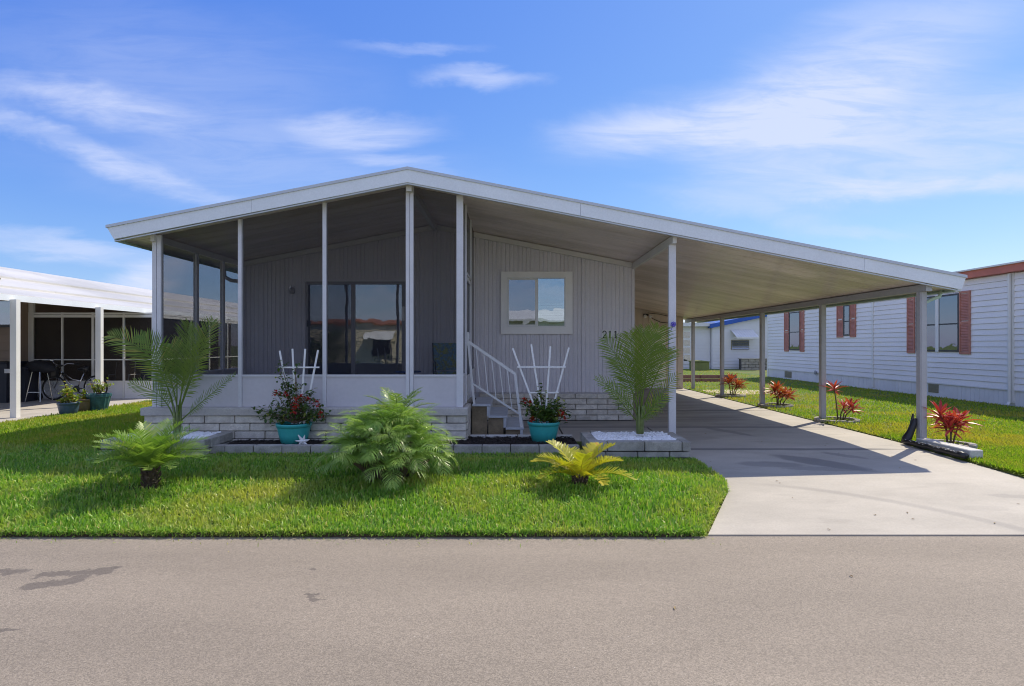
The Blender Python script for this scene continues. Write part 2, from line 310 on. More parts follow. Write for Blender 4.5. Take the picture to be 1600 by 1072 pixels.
# ------------------------------------------------------------------ mesh helpers
WO = {}                                    # world origin of every object
class MB:
    def __init__(s): s.v = []; s.f = []; s.t = []; s.cur = 0.
    def add(s, vs, fs, tint=None):
        o = len(s.v); s.v += [tuple(p) for p in vs]; s.f += [tuple(i+o for i in f) for f in fs]
        s.t += [s.cur if tint is None else tint]*len(vs)
    def box(s, x0, x1, y0, y1, z0, z1, ch=0.):
        if ch:
            return s.cbox(x0, x1, y0, y1, z0, z1, ch)
        s.add([(x0,y0,z0),(x1,y0,z0),(x1,y1,z0),(x0,y1,z0),(x0,y0,z1),(x1,y0,z1),(x1,y1,z1),(x0,y1,z1)],
              [(0,3,2,1),(4,5,6,7),(0,1,5,4),(1,2,6,5),(2,3,7,6),(3,0,4,7)])
    def cbox(s, x0, x1, y0, y1, z0, z1, c):
        vs = []; idx = {}
        for i, x in enumerate((x0, x1)):
            for j, y in enumerate((y0, y1)):
                for k, z in enumerate((z0, z1)):
                    ix = x+(c if i == 0 else -c); iy = y+(c if j == 0 else -c); iz = z+(c if k == 0 else -c)
                    idx[i,j,k,'x'] = len(vs); vs.append((x, iy, iz))
                    idx[i,j,k,'y'] = len(vs); vs.append((ix, y, iz))
                    idx[i,j,k,'z'] = len(vs); vs.append((ix, iy, z))
        q = idx; fs = []
        for i in (0, 1):
            a = [q[i,0,0,'x'], q[i,1,0,'x'], q[i,1,1,'x'], q[i,0,1,'x']]; fs.append(a if i else a[::-1])
            a = [q[0,i,0,'y'], q[1,i,0,'y'], q[1,i,1,'y'], q[0,i,1,'y']]; fs.append(a if not i else a[::-1])
            a = [q[0,0,i,'z'], q[1,0,i,'z'], q[1,1,i,'z'], q[0,1,i,'z']]; fs.append(a if i else a[::-1])
        for a in (0, 1):
            for b in (0, 1):
                e = [q[0,a,b,'y'], q[1,a,b,'y'], q[1,a,b,'z'], q[0,a,b,'z']]; fs.append(e if a == b else e[::-1]) if False else fs.append(e)
                fs.append([q[a,0,b,'x'], q[a,1,b,'x'], q[a,1,b,'z'], q[a,0,b,'z']])
                fs.append([q[a,b,0,'x'], q[a,b,1,'x'], q[a,b,1,'y'], q[a,b,0,'y']])
                for c_ in (0, 1): fs.append([q[a,b,c_,'x'], q[a,b,c_,'y'], q[a,b,c_,'z']])
        s.add(vs, fs)
    def bar(s, a, b, wd, hd=None, up=(0,0,1)):   # square bar from a to b
        a, b = Vector(a), Vector(b); hd = hd or wd; T = (b-a).normalized(); up = Vector(up)
        if abs(T.dot(up)) > .95: up = Vector((0,1,0))
        Sd = T.cross(up).normalized()*wd/2; U = Sd.cross(T).normalized()*hd/2
        s.add([a-Sd-U, a+Sd-U, a+Sd+U, a-Sd+U, b-Sd-U, b+Sd-U, b+Sd+U, b-Sd+U], [(0,1,2,3),(7,6,5,4),(0,4,5,1),(1,5,6,2),(2,6,7,3),(3,7,4,0)])
    def prism(s, poly, axis, a, b):        # polygon of 2-D points extruded along an axis from a to b
        n = len(poly)
        def P(p, q): return {'x': (q, p[0], p[1]), 'y': (p[0], q, p[1]), 'z': (p[0], p[1], q)}[axis]
        s.add([P(p, a) for p in poly]+[P(p, b) for p in poly], [tuple(range(n))[::-1], tuple(range(n, 2*n))]+[(i, (i+1)%n, n+(i+1)%n, n+i) for i in range(n)])
    def tube(s, pts, r, n=8, closed=False):
        pts = [Vector(p) for p in pts]; m = len(pts); rs = r if hasattr(r, '__len__') else [r]*m
        vs = []; prev = None
        for i, p in enumerate(pts):
            a = pts[(i-1)%m] if (closed or i) else p; b = pts[(i+1)%m] if (closed or i < m-1) else p
            T = (b-a).normalized()
            if prev is None: prev = T.orthogonal().normalized()
            N = (prev-T*prev.dot(T)).normalized(); prev = N; B = T.cross(N)
            for k in range(n):
                an = 2*math.pi*k/n; vs.append(p+(N*math.cos(an)+B*math.sin(an))*rs[i])
        fs = []
        for i in range(m if closed else m-1):
            j = (i+1)%m
            for k in range(n): fs.append((i*n+k, i*n+(k+1)%n, j*n+(k+1)%n, j*n+k))
        if not closed: fs.append(tuple(range(n))[::-1]); fs.append(tuple((m-1)*n+k for k in range(n)))
        s.add(vs, fs)
    def lathe(s, prof, c, n=28, flute=0.):
        vs = []; c = Vector(c); m = len(prof)
        for (r, z) in prof:
            for k in range(n):
                a = 2*math.pi*k/n; q = r*(1+(flute if k % 2 else 0)); vs.append((c.x+q*math.cos(a), c.y+q*math.sin(a), c.z+z))
        fs = [(i*n+k, i*n+(k+1)%n, (i+1)*n+(k+1)%n, (i+1)*n+k) for i in range(m-1) for k in range(n)]
        if prof[0][0] > .001: fs.append(tuple(range(n))[::-1])
        if prof[-1][0] > .001: fs.append(tuple((m-1)*n+k for k in range(n)))
        s.add(vs, fs)
    def quad(s, a, b, c, d): s.add([a, b, c, d], [(0,1,2,3)])
    def build(s, name, m, parent=None, origin=None, smooth=False, kind=None, label=None):
        v = np.array(s.v, dtype=np.float64)
        if origin is None:
            lo, hi = v.min(0), v.max(0); origin = ((lo[0]+hi[0])/2, (lo[1]+hi[1])/2, lo[2])
        origin = np.array(origin)
        me = bpy.data.meshes.new(name); me.from_pydata((v-origin).tolist(), [], s.f); 
        if any(s.t):
            a = me.attributes.new('tint', 'FLOAT', 'POINT'); a.data.foreach_set('value', s.t)
        me.materials.append(m if not isinstance(m, str) else M[m])
        if smooth: me.polygons.foreach_set('use_smooth', [True]*len(me.polygons))
        me.update()
        return link(name, me, origin, parent, kind, label)

def fixnormals(o):
    import bmesh
    bm = bmesh.new(); bm.from_mesh(o.data); bmesh.ops.recalc_face_normals(bm, faces=bm.faces); bm.to_mesh(o.data); bm.free(); return o

def link(name, data, origin, parent=None, kind=None, label=None):
    o = bpy.data.objects.new(name, data); COL.objects.link(o)
    WO[o.name] = Vector(origin)
    if parent is not None:
        o.parent = parent; o.location = Vector(origin)-WO[parent.name]
    else: o.location = origin
    if kind: o['kind'] = kind
    if label: o['label'] = label
    return o

def piece(name, src, origin, parent, rot=None):      # another object sharing the mesh of src
    o = link(name, src.data, origin, parent)
    if rot: o.rotation_euler = rot
    return o

def tag(o, label, cat, group=None):
    o['label'] = label; o['category'] = cat
    if group: o['group'] = group
    return o

def thing(name, label, cat, loc, group=None):
    return tag(link(name, None, loc), label, cat, group)

def struct(mb, name, m, **kw): return mb.build(name, m, kind='structure', **kw)

def bricks(parent, axis, fixed, depth, a0, a1, z0, rows, pitch, L, matn='brick', name='brick', gap=.012, sgn=-1, jit=.004, keep=None, src={}):
    """courses of blocks on a vertical face; axis 'x': face runs along x at y=fixed; the blocks go `depth` inwards (sgn: outward normal)"""
    for r in range(rows):
        x = a0; first = True
        off = (0 if r % 2 else L*.5)
        edges = [a0]; q = a0+(L if off == 0 else off)
        while q < a1-.10: edges.append(q); q += L
        edges.append(a1)
        for i in range(len(edges)-1):
            e0, e1 = edges[i]+gap/2, edges[i+1]-gap/2
            if e1-e0 < .03: continue
            ln = round(e1-e0, 2); h = pitch-gap; key = (ln, round(h, 3), depth, matn, axis, name, sgn, parent.name)
            if keep and not keep((e0+e1)/2, z0+r*pitch): continue
            cx = (e0+e1)/2; zb = z0+r*pitch+gap/2
            d = random.uniform(0, jit)
            org = (cx, fixed+sgn*d, zb) if axis == 'x' else (fixed+sgn*d, cx, zb)
            if key not in src:
                b = MB()
                if axis == 'x': b.cbox(-ln/2, ln/2, 0 if sgn < 0 else -depth, depth if sgn < 0 else 0, 0, h, .006)
                else: b.cbox(0 if sgn < 0 else -depth, depth if sgn < 0 else 0, -ln/2, ln/2, 0, h, .006)
                b.v = [(p[0]+org[0], p[1]+org[1], p[2]+org[2]) for p in b.v]
                o = b.build(name, matn, parent, origin=org); fixnormals(o); src[key] = o
            else: o = piece(name, src[key], org, parent)
            o.rotation_euler = (0, 0, random.uniform(-.004, .004)) 

# ------------------------------------------------------------------ ground
def gz(y): return 0. if y >= 9 else -.10*(9-max(y, 4.85))/4.15

b = MB()
ys = [-900, -2.3, -2.28, 4.78, 9, 1500]; zs = [-.11, -.11, -.17, -.17, -.07, -.07]
for i in range(len(ys)-1): b.quad((-900, ys[i], zs[i]), (900, ys[i], zs[i]), (900, ys[i+1], zs[i+1]), (-900, ys[i+1], zs[i+1]))
struct(b, 'ground', 'lawn')
b = MB(); b.box(-200, 200, -2.2, 4.86, -.16, -.11); struct(b, 'road', 'road')
# driveway: concrete slabs with recessed joints
drv = struct((lambda b: (b.prism([(1.65,4.865),(6.9,4.865),(6.0,6.2),(6.0,20.9),(2.43,20.9),(2.43,11.5),(-.7,11.5),(-.7,9.0),(2.43,9.0),(2.43,6.15)], 'z', -.16, -.14), b)[1])(MB()), 'driveway', 'mortar')
joints = [4.875, 8.42, 10.6, 13.3, 16.0, 18.6, 20.9]
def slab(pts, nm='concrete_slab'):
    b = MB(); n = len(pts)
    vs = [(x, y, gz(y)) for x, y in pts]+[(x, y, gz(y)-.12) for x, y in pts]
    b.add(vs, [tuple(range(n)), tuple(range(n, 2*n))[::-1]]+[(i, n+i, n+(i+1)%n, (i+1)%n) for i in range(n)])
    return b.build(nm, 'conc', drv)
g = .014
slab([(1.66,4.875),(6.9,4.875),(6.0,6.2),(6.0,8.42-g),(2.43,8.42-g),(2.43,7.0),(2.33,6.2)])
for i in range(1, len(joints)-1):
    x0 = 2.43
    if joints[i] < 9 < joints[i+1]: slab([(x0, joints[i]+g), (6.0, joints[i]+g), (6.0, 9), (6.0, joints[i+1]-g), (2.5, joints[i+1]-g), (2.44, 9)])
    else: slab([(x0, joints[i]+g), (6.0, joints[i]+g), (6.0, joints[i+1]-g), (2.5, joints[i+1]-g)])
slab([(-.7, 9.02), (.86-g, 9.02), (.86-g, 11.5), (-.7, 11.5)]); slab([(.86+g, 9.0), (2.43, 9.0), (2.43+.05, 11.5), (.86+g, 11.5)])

# lawns
lawnL = [(-60,4.87),(1.60,4.87),(2.27,6.15),(2.42,6.6),(2.42,8.95),(-.7,8.95),(-.7,60),(-60,60)]
lawnR = [(6.93,4.87),(60,4.87),(60,60),(-.4,60),(-.4,20.95),(6.02,20.95),(6.02,6.2)]
def sst(x, a, b): q = np.clip((np.asarray(x, float)-a)/(b-a), 0, 1); return q*q*(3-2*q)
def lawn_z(x, y):
    base = np.where(np.asarray(y) >= 9, 0, -.10*(9-np.maximum(y, 4.85))/4.15)+.012
    m = sst(y, 4.9, 6.2)*sst(y, 7.9, 7.0)*sst(x, 2.5, 1.7)*(.055+.065*sst(x, -2.5, -5.5))
    m = m+sst(y, 7.0, 8.2)*sst(x, -4.5, -6.0)*.10*sst(y, 16, 9)*sst(x, -9.6, -8.6)
    return base+m+.012*np.sin(np.asarray(x)*2.3+1)*np.sin(np.asarray(y)*2.9)*sst(y, 4.9, 5.6)*sst(y, 8.1, 7.5)
def lzf(x, y): return float(lawn_z(x, y))
def lawnmesh(poly, nm):
    import bmesh
    bm = bmesh.new(); vs = [bm.verts.new((x, y, 0)) for x, y in poly]; f = bm.faces.new(vs)
    for cy in (5.0, 5.2, 5.5, 5.8, 6.2, 6.6, 7.0, 7.3, 7.6, 7.9, 8.2, 8.6, 9.0, 10, 12, 14, 16):
        bmesh.ops.bisect_plane(bm, geom=bm.verts[:]+bm.edges[:]+bm.faces[:], plane_co=(0, cy, 0), plane_no=(0, 1, 0))
    if nm == 'lawn':
        for cx in [-12+.6*q for q in range(25)]:
            bmesh.ops.bisect_plane(bm, geom=bm.verts[:]+bm.edges[:]+bm.faces[:], plane_co=(cx, 0, 0), plane_no=(1, 0, 0))
    for v_ in bm.verts: v_.co.z = lzf(v_.co.x, v_.co.y)
    top = bm.faces[:]
    r = bmesh.ops.extrude_face_region(bm, geom=top)
    for e in r['geom']:
        if isinstance(e, bmesh.types.BMVert): e.co.z -= .11
    bmesh.ops.recalc_face_normals(bm, faces=bm.faces)
    me = bpy.data.meshes.new(nm); bm.to_mesh(me); bm.free(); me.materials.append(M['lawn']); o = link(nm, me, (0, 0, 0)); o['kind'] = 'structure'; return o
lawnmesh(lawnL, 'lawn'); lawnmesh(lawnR, 'lawn')
b = MB()
for k in range(80):
    x = -11.9+k*.17
    if x > 1.38: break
    b.box(x, x+.17, 4.84+random.uniform(0, .012), 4.87, -.11, -.075+random.uniform(-.012, .012))
struct(b, 'soil_edge', 'soiledge')

def inpoly(x, y, poly):
    r = np.zeros(len(x), bool); n = len(poly)
    for i in range(n):
        x0, y0 = poly[i]; x1, y1 = poly[(i+1)%n]
        c = ((y0 > y) != (y1 > y)) & (x < (x1-x0)*(y-y0)/((y1-y0) or 1e-9)+x0); r ^= c
    return r

def blades(name, x, y, length, width, m, lean=.55, z=None, label=None):
    n = len(x); hd = rng.uniform(0, 2*np.pi, n); ln = length*rng.uniform(.55, 1.25, n); wd = width*rng.uniform(.7, 1.3, n)
    le = np.abs(rng.normal(0, lean, n)).clip(0, 1.35)
    zz_ = lawn_z(x, y)-.004 if z is None else z
    base = np.stack([x, y, zz_], 1)
    face = hd+rng.uniform(-1, 1, n)+np.pi/2
    sd = np.stack([np.cos(face), np.sin(face), np.zeros(n)], 1)*wd[:, None]/2
    def pt(f, extra):
        a = np.minimum(le*extra, 1.5)
        return base+np.stack([np.cos(hd)*np.sin(a), np.sin(hd)*np.sin(a), np.cos(a)], 1)*(ln*f)[:, None]
    mid = pt(.55, .75); tip = pt(1., 1.25)
    V = np.concatenate([base-sd*.8, base+sd*.8, mid+sd, mid-sd, tip], 0)      # blocks of n
    I = np.arange(n)
    me = bpy.data.meshes.new(name); me.vertices.add(5*n); me.vertices.foreach_set('co', V.astype(np.float32).ravel())
    quads = np.stack([I, I+n, I+2*n, I+3*n], 1).ravel(); tris = np.stack([I+3*n, I+2*n, I+4*n], 1).ravel()
    me.loops.add(7*n); me.loops.foreach_set('vertex_index', np.concatenate([quads, tris]).astype(np.int32))
    me.polygons.add(2*n); me.polygons.foreach_set('loop_start', np.concatenate([I*4, 4*n+I*3]).astype(np.int32))
    me.update(calc_edges=True); me.validate()
    a = me.attributes.new('tint', 'FLOAT', 'POINT'); a.data.foreach_set('value', np.tile(rng.uniform(0, 1, n), 5).astype(np.float32))
    me.materials.append(M[m]); o = link(name, me, (0, 0, 0)); o['kind'] = 'stuff'
    if label: tag(o, label, 'grass')
    return o

def edge_len(x, y): return .088*(1-.42*sst(y, 7.2, 7.8)*sst(x, -5.2, -4.4))*(1+.18*np.sin(x*3.1+2*np.sin(y*2.3))*np.sin(y*5.1+x))
def near_lawn():
    out = []
    for (d0, d1, dens) in [(4.86, 5.6, 4600), (5.6, 6.6, 3900), (6.6, 8.1, 3000)]:
        xm = -d1*.89-.4; n = int((2.45-xm)*(d1-d0)*dens); x = rng.uniform(xm, 2.45, n); y = rng.uniform(d0, d1, n)
        k = inpoly(x, y, lawnL)
        k &= ~((x > -4.25) & (y > 8.08)) & ~((x > -5.7) & (x < -4.1) & (y > 7.82)) & ~((x > 1.0) & (y > 7.68))
        k &= ~(((x+3.76)**2+((y-5.98)*1.3)**2) < .15**2)
        k &= ~((((x+4.15)/.35)**2+((y-5.95)/.13)**2 < 1) & (rng.uniform(0, 1, n) < .55))
        k &= ~(((x-.73)**2+((y-6.25)*1.1)**2) < .12**2)
        out.append((x[k], y[k]))
    return np.concatenate([o[0] for o in out]), np.concatenate([o[1] for o in out])
x, y = near_lawn(); blades('grass', x, y, edge_len(x, y)*.80, .0115, 'grass', .75, label='dense green lawn grass in front of the grey home')
n = 1500
x = rng.uniform(-5.2, 1.62, n*4); y = 4.865-rng.uniform(0, .035, n*4); blades('grass', x, y, .055, .009, 'grass', 1.1, z=rng.uniform(-.105, -.06, n*4), label='grass blades hanging over the road edge of the front lawn')
f_ = rng.uniform(0, 1, 3000); seg = rng.integers(0, 3, 3000); pa = np.array([(1.60,4.87),(2.27,6.15),(2.42,6.6)]); pb = np.array([(2.27,6.15),(2.42,6.6),(2.42,7.7)])
q_ = pa[seg]+(pb[seg]-pa[seg])*f_[:, None]; x = q_[:, 0]+rng.uniform(-.03, .025, 3000); y = q_[:, 1]
blades('grass', x, y, .055, .010, 'grass', 1.0, z=lawn_z(x, y)-rng.uniform(.0, .055, 3000), label='grass blades hanging over the driveway edge of the front lawn')
x = rng.uniform(-5.2, 1.7, 260); y = 4.84-np.abs(rng.normal(0, .10, 260)); k = y < 4.83
blades('grass_clippings', x[k], y[k], .03, .005, 'grassfar', 1.5, z=np.full(k.sum(), -.108))
o = bpy.data.objects['grass_clippings']; tag(o, 'stray grass clippings lying on the asphalt along the lawn edge', 'clippings')
def ringed(n, d0, d1, xf0, xf1, keepf):
    u_ = rng.uniform(0, 1, n); D = 1/(1/d0+(1/d1-1/d0)*u_); x = xf0(D)+(xf1(D)-xf0(D))*rng.uniform(0, 1, n); k = keepf(x, D); return x[k], D[k]
# left lawn beyond the shadow
x, y = ringed(90000, 8.1, 34, lambda D: np.maximum(-D*.9, -10.5), lambda D: np.full(len(D), -5.45), lambda x, y: ~((x < -9.72) & (y > 6.4)))
blades('grass', x, y, .07, .013, 'grassfar', .6, label='yellowing lawn grass between the grey home and the white carport')
# right lawn
x, y = ringed(120000, 5.0, 36, lambda D: np.where(D > 21, 5.2, 6.02), lambda D: np.minimum(12.2, D*.92), lambda x, y: inpoly(x, y, lawnR) & (np.hypot((x-6.5), (y-8.4)) > .25))
blades('grass', x, y, .06, .013, 'grassfar', .62, label='patchy green and yellow lawn grass between driveway and red shuttered home')

# ------------------------------------------------------------------ the grey home
FY = 8.75; BY = 11.57; XL, XR, XP = -5.4, 2.43, -.74; XC = 6.2; PK = -1.54
def zu(x): return 3.93-.194*abs(x-PK)
home = thing('mobile_home', 'grey mobile home with low gable roof, screened porch and open carport', 'mobile home', (-1.5, 14, 0))
def hp(b, name, m, **kw): return b.build(name, m, home, **kw)

# roof deck, ceiling pans, fascia
ROOF_L, ROOF_R = -5.92, 6.66
for (xa, xb) in ((PK, ROOF_R), (PK, ROOF_L)):
    b = MB(); b.prism([(xa, zu(xa)+.05), (xb, zu(xb)+.05), (xb, zu(xb)+.14), (xa, zu(xa)+.14)], 'y', 8.52, 26 if xb < 0 else 20.6); fixnormals(hp(b, 'roof', 'rooftop'))
b = MB(); b.prism([(PK, zu(PK)+.05), (2.7, zu(2.7)+.05), (2.7, zu(2.7)+.13), (PK, zu(PK)+.13)], 'y', 20.6, 26); fixnormals(hp(b, 'roof', 'rooftop'))
pw = .305
srcp = {}
k = 0; yq = 8.54
while yq < 20.5:
    for side, (xa, xb) in enumerate(((PK+.002, ROOF_R-.03), (PK-.002, ROOF_L+.03))):
        if side == 1 and yq > 11.6: continue
        if side == 0 and yq > BY+.05: xa = XR+.02
        key = (side, round(xa, 2))
        if key not in srcp:
            b = MB(); z1 = .048
            b.prism([(xa, zu(xa)), (xb, zu(xb)), (xb, zu(xb)+z1), (xa, zu(xa)+z1)], 'y', yq+.004, yq+pw-.010)
            srcp[key] = (fixnormals(hp(b, 'ceiling_panel', 'ceil')), yq)
        else:
            o, y0 = srcp[key]; og = WO[o.name].copy(); og.y += yq-y0; piece('ceiling_panel', o, og, home)
    yq += pw
for side, (xa, xb) in enumerate(((PK, ROOF_R+.03), (PK, ROOF_L-.05))):
    b = MB(); ins = .10 if side else .06
    sg = 1 if xb > xa else -1
    cuts = [xa, PK+(2.55 if side == 0 else -2.3)]+([5.2] if side == 0 else [])+[xb]
    fa = None
    for ci in range(len(cuts)-1):
        ca, cb = cuts[ci]+(sg*.002 if ci else 0), cuts[ci+1]-(sg*.002 if ci < len(cuts)-2 else 0); last = ci == len(cuts)-2
        cbb = cb-sg*(ins if last else 0)
        b = MB(); b.prism([(ca, zu(ca)-.02), (cbb, zu(cbb)-.02), (cb, zu(cb)+.165), (ca, zu(ca)+.165)], 'y', 8.49+.002*(ci % 2), 8.53)
        fa = fixnormals(hp(b, 'fascia', 'fascia'))
    b = MB(); b.prism([(xa, zu(xa)+.166), (xb+sg*.012, zu(xb)+.164), (xb+sg*.012, zu(xb)+.205), (xa, zu(xa)+.207)], 'y', 8.475, 8.60)
    fixnormals(b.build('drip_edge', 'drip', fa))
    b = MB(); b.prism([(xa, zu(xa)-.045), (xb-sg*ins, zu(xb)-.035), (xb-sg*ins, zu(xb)-.021), (xa, zu(xa)-.021)], 'y', 8.505, 8.55)
    fixnormals(b.build('fascia_lip', 'drip', fa))
    # gutter along the eave
    b = MB(); zt = zu(xb)+.10; o_ = xb-sg*.10
    b.prism([(o_-sg*.02, zt-.14), (o_+sg*.035, zt-.12), (o_+sg*.06, zt), (o_+sg*.045, zt), (o_+sg*.02, zt-.105), (o_-sg*.02, zt-.12)], 'y', 8.56, 20.6 if side == 0 else 26)
    fixnormals(hp(b, 'gutter', 'gutter'))
# beams
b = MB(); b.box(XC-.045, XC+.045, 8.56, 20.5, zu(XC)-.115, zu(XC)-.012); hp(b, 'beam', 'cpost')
b = MB(); b.box(XR-.03, XR+.03, FY-.15, BY-.06, zu(XR)-.13, zu(XR)-.012); hp(b, 'beam', 'beam')
b = MB(); b.box(XL-.03, XL+.03, FY-.1, BY-.02, zu(XL)-.11, zu(XL)-.012); hp(b, 'beam', 'beam')
b = MB(); b.box(PK-.04, PK+.04, FY-.15, BY-.06, zu(PK)-.12, zu(PK)-.012); hp(b, 'beam', 'beam')
for (xa, xb) in ((XL, PK-.003), (PK+.003, XR-.04)):
    b = MB(); b.prism([(xa, zu(xa)-.11), (xb, zu(xb)-.11), (xb, zu(xb)-.012), (xa, zu(xa)-.012)], 'y', BY-.085, BY-.03); fixnormals(hp(b, 'ledger_beam', 'beam'))
# carport side posts
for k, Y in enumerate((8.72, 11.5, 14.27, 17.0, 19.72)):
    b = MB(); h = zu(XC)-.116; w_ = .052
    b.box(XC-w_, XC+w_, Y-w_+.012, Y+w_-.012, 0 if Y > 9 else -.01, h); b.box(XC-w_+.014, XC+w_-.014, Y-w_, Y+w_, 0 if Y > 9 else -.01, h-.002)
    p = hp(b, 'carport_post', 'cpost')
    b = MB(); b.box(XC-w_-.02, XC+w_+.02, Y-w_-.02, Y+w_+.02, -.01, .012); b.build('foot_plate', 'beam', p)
# front posts
def post(x, y, w_, m='post', z0=.57, double=False, zt=None):
    b = MB(); zt = (zu(x)-.012) if zt is None else zt
    if double:
        b.box(x-w_/2, x-.006, y-.035, y+.035, z0, zt); b.box(x+.006, x+w_/2, y-.035, y+.035, z0, zt); b.box(x-.008, x+.008, y-.018, y+.02, z0, zt-.01)
    else:
        b.box(x-w_/2, x+w_/2, y-.035, y+.035, z0, zt)
    return b
for (x, w_, d) in ((XL+.02, .13, True), (-4.12, .055, False), (-2.84, .055, False), (-1.55, .115, True), (-.79, .10, False)):
    hp(post(x, FY, w_, double=d), 'porch_post', 'post')
hp(post(XR, FY, .105, z0=0, zt=zu(XR)-.131), 'carport_post', 'post')
for y in (9.85, 10.75): 
    b = post(XL, y, .06, zt=zu(XL)-.112); hp(b, 'porch_post', 'post')
b = post(XL, BY-.08, .05, zt=zu(XL)-.112); hp(b, 'porch_post', 'post')

# knee wall panels and screens, front
front_x = [XL+.09, -4.12, -2.84, -1.55, -.79]; KT = 1.06
for i in range(4):
    a = front_x[i]+(.03 if i else 0); c = front_x[i+1]-.03
    if i == 3: a = -1.55+.06; c = -.84
    if i == 2: c = -1.55-.06
    b = MB(); b.box(a, c, FY-.012, FY+.012, .572, KT-.03); kp = hp(b, 'kick_panel', 'kick')
    b = MB(); b.box(a, c, FY-.028, FY+.028, KT-.03, KT); b.build('rail', 'post', kp)
    b = MB(); b.prism([(a, KT+.001), (c, KT+.001), (c, zu(c)-.014), (a, zu(a)-.014)], 'y', FY-.001, FY+.001); fixnormals(hp(b, 'screen_panel', 'screen'))
# left side
sy = [FY+.035, 9.85, 10.75, BY-.11]
for i in range(3):
    a = sy[i]+(.03 if i else 0); c = sy[i+1]-.03
    b = MB(); b.box(XL-.012, XL+.012, a, c, .572, KT-.03); kp = hp(b, 'kick_panel', 'kick')
    b = MB(); b.box(XL-.028, XL+.028, a, c, KT-.03, KT); b.build('rail', 'post', kp)
    b = MB(); b.box(XL-.001, XL+.001, a, c, KT+.001, zu(XL)-.112); hp(b, 'screen_panel', 'screen')
# right side with screen door
DX = -.76
b = MB(); b.box(DX-.012, DX+.012, FY+.035, 9.30, .572, KT-.03); kp = hp(b, 'kick_panel', 'kick')
b = MB(); b.box(DX-.025, DX+.025, FY+.035, 9.30, KT-.03, KT); b.build('rail', 'post', kp)
b = MB(); b.box(DX-.001, DX+.001, FY+.035, 9.30, KT+.001, zu(DX)-.014); hp(b, 'screen_panel', 'screen')
b = MB(); b.box(DX-.012, DX+.012, 10.46, BY-.04, .572, KT-.03); kp = hp(b, 'kick_panel', 'kick')
b = MB(); b.box(DX-.025, DX+.025, 10.46, BY-.04, KT-.03, KT); b.build('rail', 'post', kp)
b = MB(); b.box(DX-.001, DX+.001, 10.46, BY-.04, KT+.001, zu(DX)-.014); hp(b, 'screen_panel', 'screen')
b = MB(); b.box(DX-.001, DX+.001, 9.36, 10.40, 2.70, zu(DX)-.014); hp(b, 'screen_panel', 'screen')
b = MB(); b.box(DX-.03, DX+.03, 9.30, 9.36, .572, zu(DX)-.014); b.box(DX-.03, DX+.03, 10.40, 10.46, .572, zu(DX)-.014); b.box(DX-.03, DX+.03, 9.36, 10.40, 2.66, 2.70); hp(b, 'door_frame', 'post')
dr = thing_door = None
b = MB(); b.box(DX-.015, DX+.018, 9.37, 9.43, .58, 2.65); b.box(DX-.015, DX+.018, 10.33, 10.39, .58, 2.65); b.box(DX-.015, DX+.018, 9.43, 10.33, .58, .66); b.box(DX-.015, DX+.018, 9.43, 10.33, 2.58, 2.65); b.box(DX-.015, DX+.018, 9.43, 10.33, 1.50, 1.55); b.box(DX-.006, DX+.006, 9.43, 10.33, .66, 1.0)
door = hp(b, 'screen_door', 'post')
b = MB(); b.box(DX-.001, DX+.001, 9.43, 10.33, 1.0, 2.58); b.build('screen', 'screen', door)
b = MB(); b.box(DX+.018, DX+.055, 9.38, 9.42, 1.58, 1.72); b.bar((DX+.055, 9.40, 1.60), (DX+.055, 9.40, 1.70), .02); b.build('handle', 'rail', door)
# porch floor, cap stone, brick plinth
b = MB(); b.box(XL-.02, DX+.02, FY-.03, BY-.02, .45, .569); hp(b, 'porch_floor', 'slab')
CZ0, CZ1 = .45, .566
b = MB(); b.cbox(XL-.16, DX+.10, FY-.14, FY-.035, CZ0, CZ1, .008); o = hp(b, 'cap_stone', 'cap'); fixnormals(o)
b = MB(); b.cbox(XL-.16, XL-.022, FY-.034, BY, CZ0, CZ1, .008); fixnormals(hp(b, 'cap_stone', 'cap'))
b = MB(); b.cbox(DX+.022, DX+.10, FY-.034, 9.31, CZ0, CZ1, .008); fixnormals(hp(b, 'cap_stone', 'cap'))
b = MB(); b.box(XL-.09, DX+.05, FY-.06, BY-.05, -.05, .449); b.box(DX+.05, XR-.02, BY+.05, BY+.15, -.05, .55); hp(b, 'plinth_core', 'mortar')
bricks(home, 'x', FY-.10, .10, XL-.13, DX+.075, -.02, 4, .1175, .455)
bricks(home, 'y', DX+.085, .10, FY, 11.5, -.02, 4, .1175, .455, sgn=1)
bricks(home, 'y', XL-.13, .10, FY, 11.5, -.02, 4, .1175, .455, sgn=-1)
bricks(home, 'x', BY-.03, .08, DX+.10, XR, .0, 5, .108, .43)
# ribbed siding: sheets with pressed ribs
def ribsheet(x0, x1, y, zb, ztf, pitch=.085, d=.010):
    b = MB(); xs = []; q = x0
    while q < x1-.001:
        for (f, dd) in ((0, 0), (.62, 0), (.72, d), (.90, d)):
            xx = q+f*pitch
            if xx <= x1: xs.append((xx, dd))
        q += pitch
    xs.append((x1, 0)); n = len(xs); vs = []
    for (xx, dd) in xs: vs += [(xx, y+dd, zb), (xx, y+dd, ztf(xx))]
    b.add(vs, [(2*i, 2*i+2, 2*i+3, 2*i+1) for i in range(n-1)])
    b.add([(x0, y+.03, zb), (x1, y+.03, zb), (x1, y+.03, ztf(x1)), (x0, y+.03, ztf(x0))], [(3,2,1,0)])
    return b
x = XL
while x < XR-.01:
    x1 = min(x+.425, XR)
    hp(ribsheet(x+.0015, x1-.0015, BY, .56 if x1 > DX else .56, lambda q: zu(q)-.02), 'siding_panel', 'siding'); x = x1
